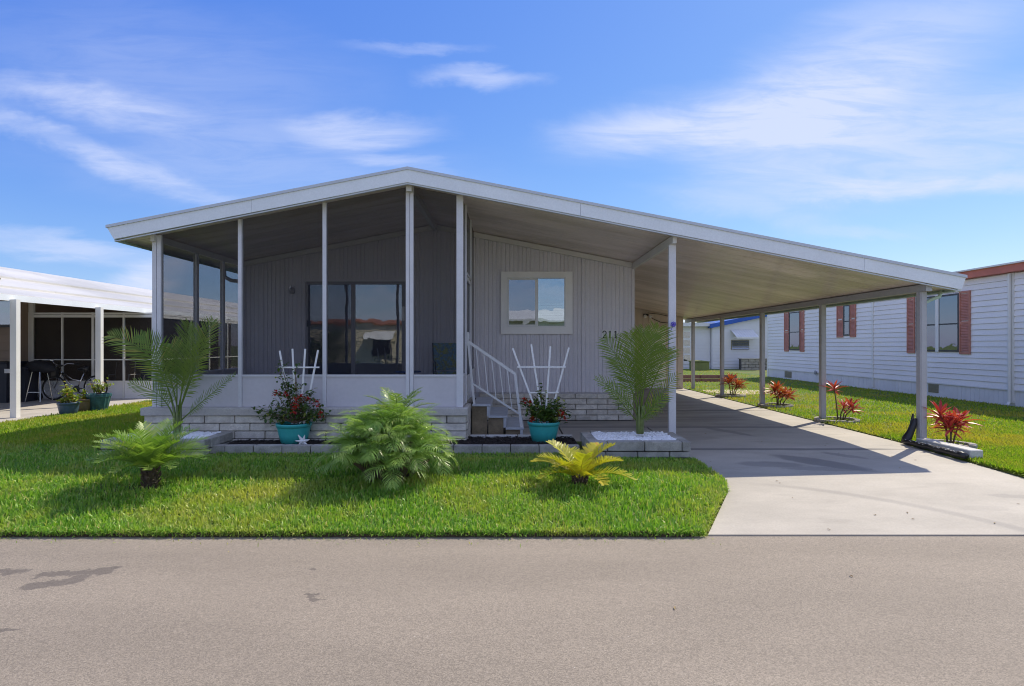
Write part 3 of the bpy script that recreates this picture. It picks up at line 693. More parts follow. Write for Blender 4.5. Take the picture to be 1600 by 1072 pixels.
b = MB(); b.box(XL, XR, BY+.04, 26, 0, 2.6); b.prism([(XL, 2.6), (XR, 2.6), (XR, zu(XR)), (PK, zu(PK)), (XL, zu(XL))], 'y', BY+.04, 26); hp(b, 'wall', 'siding')
for xc in (XR, XL):
    b = MB(); b.box(xc-.03, xc+.03, BY-.012, BY+.05, .0 if xc < 0 else .55, zu(xc)-.13); hp(b, 'corner_trim', 'siding')
# sliding door
FX = 11.53
def P2(px, D=FX): return (px-800)*D/F
dx0, dx1 = P2(478), P2(634); zt = 1.5+(540-440)*FX/F; zb = .575
b = MB(); b.box(dx0, dx1, FX-.01, BY-.001, zt-.06, zt); b.box(dx0, dx0+.05, FX-.01, BY-.001, zb, zt-.06); b.box(dx1-.08, dx1, FX-.01, BY-.001, zb, zt-.06); b.box(dx0+.05, dx1-.08, FX-.01, BY-.001, zb, zb+.05)
mx_ = P2(552); b.box(mx_-.04, mx_+.04, FX-.012, FX+.02, zb+.05, zt-.06)
sd = hp(b, 'sliding_door', 'alu')
b = MB(); b.box(dx0-.06, dx1+.06, FX-.005, BY-.001, zt+.001, zt+.05); b.build('header', 'siding', sd)
b = MB(); b.box(dx0+.05, dx1-.08, BY-.006, BY-.002, zb+.05, zt-.06); b.build('dark_backing', 'dark', sd)  # flat dark sheet on the siding, painted as the unlit room
b = MB(); b.box(dx0+.05, mx_-.04, FX+.012, FX+.014, zb+.05, zt-.06); b.build('pane', 'glassdark', sd)
b = MB(); b.box(mx_+.04, dx1-.08, FX+.004, FX+.006, zb+.05, zt-.06); b.build('pane', 'glass', sd)
b = MB()
q = dx0+.06
while q < mx_-.06: b.box(q, q+.045, FX+.022, FX+.026+.004*random.random(), zb+.9+.02*random.random(), zt-.065); q += .05
b.build('curtain', 'curtain', sd)
b = MB(); b.box(dx0+.052, dx0+.075, FX-.012, FX+.01, zb+.06, zt-.07); b.box(dx0+.03, dx0+.075, FX-.04, FX-.012, 1.88, 2.0); b.build('latch', 'black', sd)
b = MB(); hx = P2(630.5); b.box(hx-.025, hx+.025, FX-.045, FX-.011, 2.0, 2.28); b.build('handle', 'cream', sd)
# window with casing
wx0, wx1 = P2(782.5), P2(894.5); wz1 = 1.5+(540-424.5)*FX/F; wz0 = 1.5+(540-522)*FX/F
cw = .155
b = MB(); y0 = FX-.02
b.box(wx0, wx1, y0, BY-.001, wz1-cw*.85, wz1); b.box(wx0, wx1, y0, BY-.001, wz0, wz0+cw); b.box(wx0, wx0+cw, y0, BY-.001, wz0+cw, wz1-cw*.85); b.box(wx1-cw, wx1, y0, BY-.001, wz0+cw, wz1-cw*.85)
win = hp(b, 'window', 'cream')
ix0, ix1, iz0, iz1 = wx0+cw, wx1-cw, wz0+cw, wz1-cw*.85
b = MB(); e = .035
b.box(ix0-.02, ix1+.02, y0-.012, y0+.02, iz1-e*.2, iz1+.02); b.box(ix0-.02, ix1+.02, y0-.012, y0+.02, iz0-.02, iz0+.01); b.box(ix0-.02, ix0+.008, y0-.012, y0+.02, iz0+.01, iz1-e*.2); b.box(ix1-.008, ix1+.02, y0-.012, y0+.02, iz0+.01, iz1-e*.2)
xm = (ix0+ix1)/2; b.box(xm-.03, xm+.03, y0+.002, y0+.025, iz0+.01, iz1-.008)
b.box(ix0+.008, xm-.03, y0+.006, y0+.024, iz0+.01, iz0+.035); b.box(ix0+.008, xm-.03, y0+.006, y0+.024, iz1-.035, iz1-.008)
b.build('frame', 'white', win)
for (a, c, yy_) in ((ix0+.008, xm-.03, y0+.018), (xm+.03, ix1-.008, y0+.012)):
    b = MB(); b.box(a, c, yy_, yy_+.002, iz0+.01, iz1-.008); b.build('pane', 'winglass' if a > xm else 'glassdark', win)
b = MB(); b.box(ix0, ix1, BY-.008, BY-.003, iz0, iz1); b.build('dark_backing', 'dark', win)  # dark sheet behind the panes imitates the shaded room, no hole in the wall
b = MB()
for k in range(9): zq = iz0+.02+k*.05; b.box(xm+.0, ix1-.01, y0+.034, y0+.040, zq, zq+.042)
b.box(ix0+.01, xm-.01, y0+.034, y0+.04, iz0+.02, iz0+.07)
b.build('blind', 'blind', win)
# house number: three digits on small pale plates
def strip2d(b, pts, wd, y0, y1, cap=False):
    for i in range(len(pts)-1):
        (xa, za), (xb, zb_) = pts[i], pts[i+1]; b.bar((xa, (y0+y1)/2, za), (xb, (y0+y1)/2, zb_), (y1-y0), wd, up=(0, 1, 0)) if False else b.bar((xa, (y0+y1)/2, za), (xb, (y0+y1)/2, zb_), wd, (y1-y0), up=(0, 1, 0))
nx0 = P2(940.5); nh = .15; nz0 = 1.5+(540-528.5)*FX/F
num = MB(); num.box(nx0-.01, nx0+.33, BY-.012, BY-.001, nz0-.012, nz0+nh+.012)
nplate = hp(num, 'house_number', 'siding')
for i, ch in enumerate('211'):
    x0 = nx0+i*.112+.008; yb = BY-.018
    b = MB(); b.box(x0-.004, x0+.096, yb, BY-.0125, nz0-.008, nz0+nh+.008); b.build('number_plate', 'white', nplate)
    b = MB(); ya, yb2 = yb-.008, yb-.0005
    if ch == '2':
        pts = [(x0+.012+.0, nz0+nh*.70)]
        for k in range(9):
            an = R(165-k*24); pts.append((x0+.046+.034*math.cos(an), nz0+nh*.72+nh*.24*math.sin(an)))
        pts += [(x0+.05, nz0+nh*.34), (x0+.014, nz0+nh*.07), (x0+.086, nz0+nh*.07), (x0+.086, nz0+nh*.2)]
        strip2d(b, pts, .019, ya, yb2)
    else:
        b.box(x0+.038, x0+.060, ya, yb2, nz0+.012, nz0+nh-.002); b.box(x0+.016, x0+.082, ya-.0006, yb2, nz0, nz0+.014); strip2d(b, [(x0+.047, nz0+nh*.93), (x0+.018, nz0+nh*.80)], .017, ya-.0004, yb2)
    b.build('digit', 'black', nplate)
# porch wall light
lx = P2(455.5); lz = 1.5+(540-452)*FX/F
b = MB(); b.lathe([(.0, -.0), (.05, 0), (.05, .02), (.0, .02)], (0, 0, 0), 16); b.v = [(lx+p[0], BY-.012-p[2], lz+.02+p[1]) for p in b.v]
wl = hp(b, 'wall_light', 'chrome')
b = MB(); b.lathe([(.045, 0), (.055, .03), (.05, .09), (.02, .115), (0, .12)], (lx+.03, BY-.09, lz-.09), 16); b.build('lamp_shade', 'alu', wl, smooth=True)
b = MB(); b.tube([(lx, BY-.03, lz+.03), (lx+.02, BY-.08, lz+.05), (lx+.03, BY-.09, lz+.02)], .012); b.build('arm', 'alu', wl)
# downspout from the left gutter
b = MB(); gx = XL-.38
b.tube([(-5.95, 11.9, zu(-5.9)-.03), (-5.93, 11.9, zu(-5.9)-.17), (-5.8, 11.9, zu(-5.9)-.24), (XL-.12, 11.9, zu(-5.9)-.27), (XL-.06, 11.9, zu(-5.9)-.38), (XL-.05, 11.9, .1)], .04, 8); hp(b, 'downspout', 'alu', smooth=True)
b = MB(); b.tube([(6.60, 8.84, zu(6.7)+.02), (6.56, 8.84, zu(6.7)-.08), (6.42, 8.84, zu(6.7)-.13), (6.30, 8.84, zu(6.7)-.20), (6.285, 8.84, zu(6.7)-.4), (6.285, 8.84, .12)], .026, 8); hp(b, 'downspout', 'gutter', smooth=True)

# storage shed across the end of the carport
shed = thing('storage_shed', 'beige storage room with a door closing off the far end of the carport', 'shed', (4.2, 19.9, 0))
b = MB(); b.box(2.5, 5.9, 19.9, 20.48, 0, zu(5.9)-.005); b.prism([(2.5, zu(5.9)-.005), (5.9, zu(5.9)-.005), (2.5, zu(2.5)-.005)], 'y', 19.9, 20.48); b.build('wall', 'beige', shed)
b = MB(); x = 2.52
while x < 5.85: b.box(x, x+.19, 19.885, 19.8995, .02, zu(x+.2)-.02); x += .2
b.build('board_face', 'beige', shed, kind='stuff')
b = MB(); sx0, sx1 = P2(1001, 19.85), P2(1040, 19.85); b.box(sx0, sx1, 19.84, 19.884, .03, 2.1); sdr = b.build('door', 'cream', shed)
for k in range(2):
    for j in range(3):
        b = MB(); a = sx0+.08+k*(sx1-sx0-.1)/2; b.cbox(a, a+(sx1-sx0)/2-.13, 19.828, 19.839, .15+j*.66, .15+j*.66+.54, .005); fixnormals(b.build('door_panel', 'cream', sdr))
b = MB(); b.box(sx0-.06, sx0-.002, 19.86, 19.884, .02, 2.17); b.box(sx1+.002, sx1+.06, 19.86, 19.884, .02, 2.17); b.box(sx0-.002, sx1+.002, 19.86, 19.884, 2.102, 2.17); b.build('door_trim', 'beige', shed)
fl = at(1010, 493, 19.8)
b = MB(); b.box(fl.x-.09, fl.x+.05, 19.80, 19.884, fl.z-.02, fl.z+.06); fx_ = b.build('floodlight', 'black', shed)
for k in (-1, 1):
    b = MB(); b.lathe([(.03, 0), (.06, .08), (.0, .085)], (0, 0, 0), 14); b.v = [(fl.x+.03+k*.09+p[0], 19.80-p[2], fl.z-.03+p[1]) for p in b.v]; b.build('lamp', 'sign', fx_, smooth=True)
b = MB(); b.tube([at(1012, 491, 19.86)+Vector((0, -.01*0, 0)), at(1020, 498, 19.86), at(1032, 503.5, 19.86), at(1046, 505, 19.86)], .012, 6); b.tube([at(1012, 489, 19.86), at(1030, 491, 19.86), at(1048, 495, 19.86)], .010, 6); b.build('cable', 'black', shed)

# ------------------------------------------------------------------ entry steps and handrail
st = thing('entry_steps', 'blue grey painted steps with brown plywood side below the porch door', 'steps', (.0, 9.9, 0))
SY0, SY1 = 9.36, 10.75
sx = [(735, 765, .545), (763, 791, .357), (790, 817, .165)]
for i, (a, c, z) in enumerate(sx):
    xa, xb = P2(a, SY0), P2(c, SY0)
    if i == 0: xa = DX+.11
    b = MB(); b.cbox(xa, xb+.02, SY0, SY1, z-.035, z, .006); fixnormals(b.build('tread', 'steppaint', st))
    b = MB(); nz_ = sx[i+1][2] if i < 2 else 0.
    b.box(xb-.045, xb-.02+.02, SY0+.004, SY1-.004, nz_+.0005, z-.036); b.build('riser', 'steppaint', st)
    b = MB(); b.box(xa+.001, xb-.046, SY0+.03, SY0+.045, 0, z-.036); b.build('side_panel', 'ply', st)
rl = thing('handrail', 'white metal handrail leaning along the entry steps', 'railing', (0., SY0, 0))
t0, b0 = at(731.5, 533, SY0+.05), at(741, 631, SY0+.05); t1, b1 = at(804.5, 583, SY0+.05), at(815, 671, SY0+.05)
b0.z = .546; b1.z = .166
b = MB(); b.bar(b0, t0, .036); b.build('post', 'rail', rl)
b = MB(); b.bar(b1, t1, .042); b.build('post', 'rail', rl)
b = MB(); b.bar(t0+Vector((-.01, 0, 0)), t1+Vector((.0, 0, -.01)), .035, .045); b.build('top_rail', 'rail', rl)
l0 = b0.lerp(t0, .33); l1 = b1.lerp(t1, .24)
b = MB(); b.bar(l0, l1, .026, .03); b.build('bottom_rail', 'rail', rl)
for k in range(1, 6):
    f = k/6.; b = MB(); b.bar(l0.lerp(l1, f), t0.lerp(t1, f)+Vector((.0, 0, -.012)), .014); b.build('baluster', 'rail', rl)
b = MB(); b.tube([t0+Vector((0, 0, .0)), t0+Vector((0, 0, .05)), t0+Vector((-.02, 0, .09)), t0+Vector((.02, 0, .1))], .014, 8); b.build('bracket', 'rail', rl)

# ------------------------------------------------------------------ beds, planters
def ico(c, r, jit=.25, sub=0):
    t = (1+5**.5)/2
    vs = [(-1,t,0),(1,t,0),(-1,-t,0),(1,-t,0),(0,-1,t),(0,1,t),(0,-1,-t),(0,1,-t),(t,0,-1),(t,0,1),(-t,0,-1),(-t,0,1)]
    fs = [(0,11,5),(0,5,1),(0,1,7),(0,7,10),(0,10,11),(1,5,9),(5,11,4),(11,10,2),(10,7,6),(7,1,8),(3,9,4),(3,4,2),(3,2,6),(3,6,8),(3,8,9),(4,9,5),(2,4,11),(6,2,10),(8,6,7),(9,8,1)]
    L = (1+t*t)**.5; sc = Vector((random.uniform(.8, 1.3), random.uniform(.8, 1.2), random.uniform(.55, .9))); rot = Euler((random.uniform(-.4, .4), random.uniform(-.4, .4), random.uniform(0, 6.28))).to_matrix()
    out = []
    for p in vs:
        q = Vector(p)/L*r*(1+random.uniform(-jit, jit)); q = rot @ Vector((q.x*sc.x, q.y*sc.y, q.z*sc.z)); out.append(Vector(c)+q)
    return out, fs

bed = MB()
bed.box(-4.16, .96, 8.20, 8.648, -.05, .065); bed.box(-.67, .96, 8.648, 8.98, -.05, .065)
o = struct(bed, 'mulch_bed', 'mulch')
b = MB()
for k in range(4200):
    x = random.uniform(-4.12, .93); y = random.uniform(8.22, 8.64 if x < -.68 else 8.97)
    a = random.uniform(0, 6.28); l = random.uniform(.012, .035); z = .066+random.uniform(0, .024); ti = random.uniform(-.5, .5)
    d = Vector((math.cos(a)*l, math.sin(a)*l, ti*l*.5)); b.bar(Vector((x, y, z))-d*.5, Vector((x, y, z))+d, random.uniform(.008, .016), .008)
mo = b.build('mulch_chips', 'mulch', kind='stuff'); tag(mo, 'dark bark mulch filling the bed along the porch base', 'mulch')
edge = thing('bed_edging', 'row of rough grey blocks edging the mulch bed at the lawn', 'garden edging', (-1.6, 8.12, 0))
bricks(edge, 'x', 8.06, .13, -4.22, .95, -.09, 1, .195, .40, 'block', 'block', jit=.012)
inn = thing('bed_edging', 'row of pale painted blocks between the mulch and the entry slab', 'garden edging', (0.1, 9.05, 0))
bricks(inn, 'x', 8.99, .10, -.66, .95, -.02, 1, .125, .50, 'curbwhite', 'block', jit=.003)
tag(struct((lambda b: (b.box(-.65, .95, 9.095, 9.30, -.04, .0), b)[1])(MB()), 'entry_path', 'conc'), '', '') if False else None

def planter(x0, x1, y0, y1, H, label, sidesonly=False):
    p = thing('stone_planter', label, 'planter', ((x0+x1)/2, (y0+y1)/2, 0))
    h2 = .085; L = .50
    for (z, r, h, ins) in ((H-.135, 1, .135, 0), (H-.135-h2-.004, 1, h2, .012), (H-.135-2*h2-.008, 1, h2, .012)):
        bricks(p, 'x', y0+ins, .14, x0+ins, x1-ins, z, 1, h, L if ins == 0 else .43, 'block', 'block', jit=.006, gap=.010)
        bricks(p, 'y', x1-ins, .14, y0+.15, y1, z, 1, h, L, 'block', 'block', sgn=1, jit=.006, gap=.010)
        bricks(p, 'y', x0+ins, .14, y0+.15, y1, z, 1, h, L, 'block', 'block', sgn=-1, jit=.006, gap=.010)
        if z == H-.135 and not sidesonly: bricks(p, 'x', y1-.0, .12, x0+.15, x1-.15, z, 1, h, L, 'block', 'block', jit=.0, gap=.010)
    b = MB(); b.box(x0+.10, x1-.10, y0+.10, y1, -.05, H-.05); b.build('soil', 'soil', p)
    return p
planter(1.03, 2.40, 7.72, 8.62-.0, .215, 'grey block planter with white pebbles beside the carport post', False)
planter(-5.62, -4.19, 7.86, 8.64, .215, 'grey block planter with white pebbles at the left porch corner', True)
def pebbles(x0, x1, y0, y1, z, n, label):
    b = MB()
    for k in range(n):
        r = random.uniform(.014, .028); vs, fs = ico((random.uniform(x0, x1), random.uniform(y0, y1), z+random.uniform(-.004, .028)), r); b.add(vs, fs)
    tag(b.build('pebbles', 'pebble', kind='stuff'), label, 'pebbles')
pebbles(1.17, 2.26, 7.86, 8.60, .178, 2100, 'white marble pebbles filling the planter beside the carport post')
pebbles(-5.48, -4.33, 8.0, 8.62, .178, 1600, 'white marble pebbles filling the planter at the left porch corner')

# ------------------------------------------------------------------ plants
def bez(P, t): a, b_, c = P; return a*(1-t)**2+b_*2*t*(1-t)+c*t*t
def bezd(P, t): a, b_, c = P; return ((b_-a)*2*(1-t)+(c-b_)*2*t).normalized()
def frond(name, m, parent, P, n, L, w, t0=.18, fwd=.8, vee=.35, droop=.25, rach=.008, tint=(0, 1), tipw=.15, prof=None, hint=None):
    P = [Vector(q) for q in P]; b = MB(); pts = [bez(P, k/8) for k in range(9)]; b.cur = .5
    b.tube(pts, [rach*(1-.8*k/8) for k in range(9)], 5)
    base_t = random.uniform(*tint)
    for k in range(n):
        t = t0+(1-t0)*(k+random.uniform(-.2, .2))/(n-1); t = min(max(t, 0), 1); p = bez(P, t); T = bezd(P, t)
        up = Vector(hint) if hint else Vector((0, 0, 1))
        Sx = T.cross(up)
        if Sx.length < .15: Sx = T.cross(Vector((0, -1, .2)))
        Sx.normalize(); N = Sx.cross(T).normalized()
        s = (t-t0)/(1-t0); ll = L*(prof(s) if prof else (.35+.65*math.sin(math.pi*min(1, s*.85+.12))))*(1 if s < .9 else .75)
        for sd_ in (-1, 1):
            f = fwd*(.7+.6*s)
            d = (Sx*sd_*1.0+T*f+N*vee*random.uniform(.7, 1.3)+Vector([random.gauss(0, .05) for _ in range(3)])).normalized()
            l = ll*random.uniform(.88, 1.1); e = Vector((0, 0, -1))*droop*l
            q0 = p; q1 = p+d*l*.35-Vector((0, 0, 1))*droop*l*.08; q2 = p+d*l*.72+e*.4; q3 = p+d*l+e
            W = d.cross(N).normalized()*w/2; tn = min(1, max(.001, base_t*.6+random.uniform(0, .4)+(s > .97)*.0))
            b.add([q0-W*.5, q0+W*.5, q1-W, q1+W, q2-W*.75, q2+W*.75, q3], [(0,1,3,2), (2,3,5,4), (4,5,6)], tn)
    return b.build(name, m, parent, origin=P[0])

def stub(p, r, h, parent, name='trunk', m='trunk', n=60, rr=None):
    b = MB(); b.lathe([(r*.8, 0), (r, h*.3), (r*1.05, h*.6), (r*.8, h*.95), (0, h)], p, 16)
    for k in range(n):
        a = random.uniform(0, 6.28); z = random.uniform(.05, 1)*h; c = Vector((p[0]+math.cos(a)*r*.9, p[1]+math.sin(a)*r*.9, p[2]+z)); b.bar(c, c+Vector((math.cos(a)*.035, math.sin(a)*.035, .05)), .018, .012)
    return b.build(name, m, parent)

def pxpalm(label, base, bpx, D, fr, name='areca_palm', m='leafpalm', L=.40, w=.0135, n=32):
    p0 = Vector(base); t = thing(name, label, 'palm', p0)
    b = MB()
    for k in range(6):
        a = k*1.05; c = p0+Vector((math.cos(a)*.025, math.sin(a)*.025, -.03)); b.tube([c, c+Vector((math.cos(a)*.015, math.sin(a)*.015, .22)), c+Vector((math.cos(a)*.03, math.sin(a)*.03, .40))], [.03, .024, .012], 7)
    b.build('trunk', 'palmstem', t, smooth=True)
    for (mx, my, tx, ty, dd, LL) in fr:
        a = random.uniform(0, 6.28); q0 = p0+Vector((math.cos(a)*.03, math.sin(a)*.03, .12))
        P = [q0, at(mx, my, D+dd*.5), at(tx, ty, D+dd)]
        ln = (P[2]-P[0]).length
        frond('frond', m, t, P, int(n*max(.6, ln/1.3)), L*LL, w, t0=.30, fwd=.95, vee=.25, droop=.12, rach=.011, hint=(random.uniform(-.2, .2), -.75, .65))
    return t
pxpalm('young palm with arching green fronds in the left pebble planter', at(277, 673, 8.35), None, 8.35,
       [(258,540,172,524,.0,.9),(268,560,222,524,-.25,.85),(280,560,268,538,.2,.85),(290,560,296,506,-.1,.95),(305,560,333,502,.15,.95),(300,590,322,530,-.3,.8),(300,640,366,586,-.15,.55),(262,610,205,598,-.2,.55),(270,600,240,575,.3,.6),(292,560,312,515,.3,.8)])
pxpalm('young palm with upright dark green fronds in the pebble planter by the carport', at(1000, 674, 8.2), None, 8.2,
       [(985,580,944,530,.0,.95),(993,570,983,522,-.2,.95),(1000,570,1006,515,.15,1.),(1012,560,1030,512,-.1,1.),(1035,560,1042,548,.2,.8),(985,620,932,592,-.25,.6),(1015,640,1058,585,.1,.55),(990,600,962,560,.3,.8),(978,640,950,600,-.1,.6),(1010,560,1018,525,.35,.9),(1005,650,1040,620,-.3,.5)])

def cycad(label, c, R_, H, nf, m, name='sago_palm', L=.13, w=.012, trunk=(.09, .17), seed=0, tint=(0, 1), flat=1., n=46, elev=(12, 75)):
    random.seed(seed+100); c = Vector(c); t = thing(name, label, 'palm', c)
    stub(c-Vector((0, 0, .02)), trunk[0], trunk[1], t)
    top = c+Vector((0, 0, trunk[1]-.02))
    for k in range(nf):
        a = k*2.399+random.uniform(-.15, .15); e = R(elev[0]+(elev[1]-elev[0])*(1-k/nf)+random.uniform(-5, 5)); l = R_*random.uniform(.85, 1.1)
        h = Vector((math.cos(a), math.sin(a), 0)); P0 = top+h*.03
        P1 = P0+(h*math.cos(e)+Vector((0, 0, 1))*math.sin(e))*l*.55; P2_ = P1+(h*math.cos(e-.9)+Vector((0, 0, 1))*math.sin(e-.9))*l*.55
        frond('frond', m, t, [P0, P1, P2_], n, L, w, t0=.12, fwd=.75, vee=.45, droop=.05, rach=.007, tint=tint, prof=lambda s: .45+.55*math.sin(math.pi*min(1, .18+s*.8)))
    return t
cycad('green sago palm with dark stubby trunk on the left lawn', (at(236, 756, 6.0).x, 6.0, lzf(-3.76, 6.0)), .56, .7, 40, 'leafsago', seed=3, elev=(30, 80), L=.155, trunk=(.062, .20), w=.0105, n=34)
cycad('small sago palm with yellow and orange fronds on the right lawn', (at(906, 750, 6.25).x, 6.25, lzf(.73, 6.25)), .56, .45, 14, 'leafyel', seed=8, L=.145, w=.018, trunk=(.06, .09), elev=(22, 70), n=34)

random.seed(21)
pc = Vector((at(606, 748, 6.35).x, 6.35, lzf(-1.37, 6.35))); pt = thing('pygmy_date_palm', 'big rounded bush of bright feathery palm fronds in the middle of the lawn', 'palm', pc)
stub(pc-Vector((0, 0, .02)), .10, .45, pt)
for j in range(24):
    rr_ = .50*math.sqrt((j+.3)/24); an_ = j*2.399; ox, oy = rr_*math.cos(an_), rr_*.8*math.sin(an_); oz = .60*(1-(rr_/.56)**2)+.06
    b = MB(); c = pc+Vector((ox*.35, oy*.35, -.02)); e_ = pc+Vector((ox, oy, oz)); b.tube([c, c.lerp(e_, .6)+Vector((0, 0, .04)), e_], [.035, .026, .014], 7); b.build('stem', 'trunk', pt)
    nf = 10
    for k in range(nf):
        a = k*2.399+j*1.3; f = k/nf; e = R(82-60*f+random.uniform(-14, 14)); l = random.uniform(.30, .47)
        h = Vector((math.cos(a), math.sin(a), 0))+Vector((ox, oy, 0))*1.3; h.normalize(); P0 = e_.copy()
        dr = random.uniform(1.1, 1.7)
        P1 = P0+(h*math.cos(e)+Vector((0, 0, 1))*math.sin(e))*l*.58; P2_ = P1+(h*math.cos(e-dr)+Vector((0, 0, 1))*math.sin(e-dr))*l*.62+Vector((random.uniform(-.05, .05), random.uniform(-.05, .05), 0))
        P2_.z = max(P2_.z, pc.z+.03)
        frond('frond', 'leafpyg', pt, [P0, P1, P2_], 18, .165, .0085, t0=.10, fwd=random.uniform(.6, 1.1), vee=random.uniform(.0, .5), droop=random.uniform(.25, .55), rach=.0045)
# grey green seedling tucked at the back of the bush
for k in range(10):
    a = k*2.4; h = Vector((math.cos(a), math.sin(a), 0)); P0 = pc+Vector((.08, .16, .66)); e = R(75-k*4)
    P1 = P0+(h*math.cos(e)+Vector((0, 0, 1))*math.sin(e))*.28; P2_ = P1+(h*math.cos(e-.9)+Vector((0, 0, 1))*math.sin(e-.9))*.22
    frond('frond', 'leafpalm', pt, [P0, P1, P2_], 16, .12, .012, t0=.2, droop=.2)

def leafblade(b, p, d, l, w, up=Vector((0, 0, 1)), droop=.3, tn=.5, fold=.25):
    d = d.normalized(); Sx = d.cross(up)
    if Sx.length < .05: Sx = Vector((1, 0, 0))
    Sx.normalize(); N = Sx.cross(d); vs = []
    for (f, wf) in ((0, .25), (.25, .8), (.55, 1.), (.82, .6)):
        c = p+d*l*f-Vector((0, 0, 1))*droop*l*f*f
        vs += [c-Sx*w/2*wf+N*w*fold*wf, c, c+Sx*w/2*wf+N*w*fold*wf]
    vs.append(p+d*l-Vector((0, 0, 1))*droop*l)
    fs = []
    for i in range(3):
        for j in range(2): fs.append((i*3+j, i*3+j+1, i*3+j+4, i*3+j+3))
    fs += [(9, 10, 12), (10, 11, 12)]; b.add(vs, fs, tn)

def cordyline(label, c, stems, m, seed, L=.26, nl=22):
    random.seed(seed); c = Vector(c); t = thing('cordyline', label, 'shrub', c, 'red leaved plants at the carport posts')
    srcs = []
    for v_ in range(4):
        b = MB(); leafblade(b, Vector((0, 0, 0)), Vector((1, 0, 0)), L, L*random.choice((.17, .21, .25)), droop=random.uniform(.15, .4), tn=random.uniform(.05, 1)); me = bpy.data.meshes.new('leaf'); me.from_pydata(b.v, [], b.f)
        a = me.attributes.new('tint', 'FLOAT', 'POINT'); a.data.foreach_set('value', b.t); me.materials.append(M[m]); me.polygons.foreach_set('use_smooth', [True]*len(me.polygons)); srcs.append(me)
    for (ox, oy, h) in stems:
        b = MB(); top = c+Vector((ox, oy, h)); mid = c+Vector((ox*.5+random.uniform(-.03, .03), oy*.5, h*.5)); b.tube([c+Vector((ox*.25, oy*.25, -.02)), mid, top], [.014, .012, .010], 6); b.build('stem', 'stem', t, smooth=True)
        for k in range(nl):
            e = R(80-95*(k/nl)+random.uniform(-8, 8)); a = k*2.399+random.uniform(-.3, .3)
            o = link('leaf', random.choice(srcs), top-Vector((0, 0, .06*k/nl)), t); s = random.uniform(.7, 1.1)*(.75+.35*math.sin(math.pi*k/nl)); o.scale = (s, s, s); o.rotation_euler = (random.uniform(-.3, .3), -e, a)
    return t
cordyline('pink red leafed plant with bare stems beside the nearest carport post', (6.53, 8.60, 0), [(-.13, .0, .46), (.05, -.05, .36), (.18, .03, .38), (.03, .1, .34), (-.05, -.08, .30)], 'leafti', 1, L=.28, nl=24)
cordyline('red plant with one tall thin stem beside the second carport post', (6.45, 11.35, 0), [(-.10, 0, .66), (.20, -.05, .32), (.30, .05, .26), (.12, .06, .28)], 'leafti', 2, L=.26, nl=17)
cordyline('orange red bushy plant beside the third carport post', (6.52, 14.1, 0), [(-.10, 0, .40), (.12, -.05, .30), (.02, .1, .46), (.28, .05, .26), (-.02, -.1, .32)], 'leaftifar', 3, L=.28, nl=20)
cordyline('dense orange plant beside the fourth carport post', (6.45, 16.85, 0), [(-.12, 0, .42), (.1, -.05, .34), (.0, .1, .5), (.22, .05, .34)], 'leaftifar', 4, L=.30, nl=24)
for i, (x, y, r, ad) in enumerate(((6.47, 8.55, .30, 'nearest'), (6.40, 11.35, .36, 'second'), (6.45, 14.1, .36, 'third'), (6.4, 16.85, .38, 'fourth'))):
    t = thing('edging_ring', f'low stone ring round the plant at the {ad} carport post', 'garden edging', (x, y, 0), 'stone rings at the carport posts')
    b = MB(); b.lathe([(r-.03, -.03), (r-.03, .03), (0, .035)], (x, y, 0), 20); b.build('soil', 'soil' if i else 'block', t)
    n = 12
    for k in range(n):
        a0 = 2*math.pi*(k+.04)/n; a1 = 2*math.pi*(k+.96)/n
        if i == 0 and not (math.cos(a0) > .3): continue
        b = MB(); pl = [(x+rr*math.cos(a), y+rr*math.sin(a)) for rr, a in ((r-.04, a0), (r+.04, a0), (r+.045, (a0+a1)/2), (r+.04, a1), (r-.04, a1))]; b.prism(pl, 'z', -.02, .055+random.uniform(0, .012)); fixnormals(b.build('block', 'block', t))

# pots with trellises and flowering plants
def pot(label, c, r, h, m='teal', name='flower_pot', flute=0, n=32, taper=.72, group=None):
    t = thing(name, label, 'pot', c, group)
    b = MB(); k = taper
    b.lathe([(r*k*.9, 0), (r*k, .005), (r*(k+(1-k)*.5)*1.015, h*.45), (r*.97, h*.80), (r*.98, h*.84), (r*1.03, h*.845), (r*1.04, h*.97), (r*1.03, h), (r*.95, h), (r*.93, h*.86), (0, h*.84)], c, n, flute); b.build('body', m, t, smooth=not flute)
    b = MB(); b.lathe([(r*.90, h*.85), (0, h*.90)], c, 20); b.build('soil', 'soil', t)
    return t
cL = Vector((at(459.5, 690, 8.45).x, 8.45, .066)); cR = Vector((at(849.5, 690, 8.62).x, 8.62, .066))
pot('teal plastic flower pot on the mulch left of the big palm bush', cL, .243, .30)
pot('teal plastic flower pot on the mulch at the foot of the steps', cR, .235, .30)
def trellis(label, D, slats, bars, zb):
    t = thing('trellis', label, 'trellis', (at(slats[1][0], 600, D).x, D, zb))
    for (tx, ty, bx, by) in slats:
        b = MB(); b.bar(at(bx, by, D), at(tx, ty, D), .026, .012, up=(0, 1, 0)); b.build('slat', 'pvc', t)
    for (x0, x1, y) in bars:
        b = MB(); b.bar(at(x0, y, D-.013), at(x1, y, D-.013), .010, .022, up=(0, 0, 1)); b.build('crossbar', 'pvc', t)
trellis('white fan trellis in the left pot tangled with red flowers', 8.48, [(437,548,457,662),(457,545,463,662),(477,545,469,662),(497,547,475,662)], [(436,499,574),(443,489,621)], .3)
trellis('white fan trellis standing clear in the right pot', 8.62, [(801,544,846,664),(830,538,849,664),(860,541,851.5,664),(889,543,856,664)], [(808,884,573.5),(828,873,613.5)], .3)
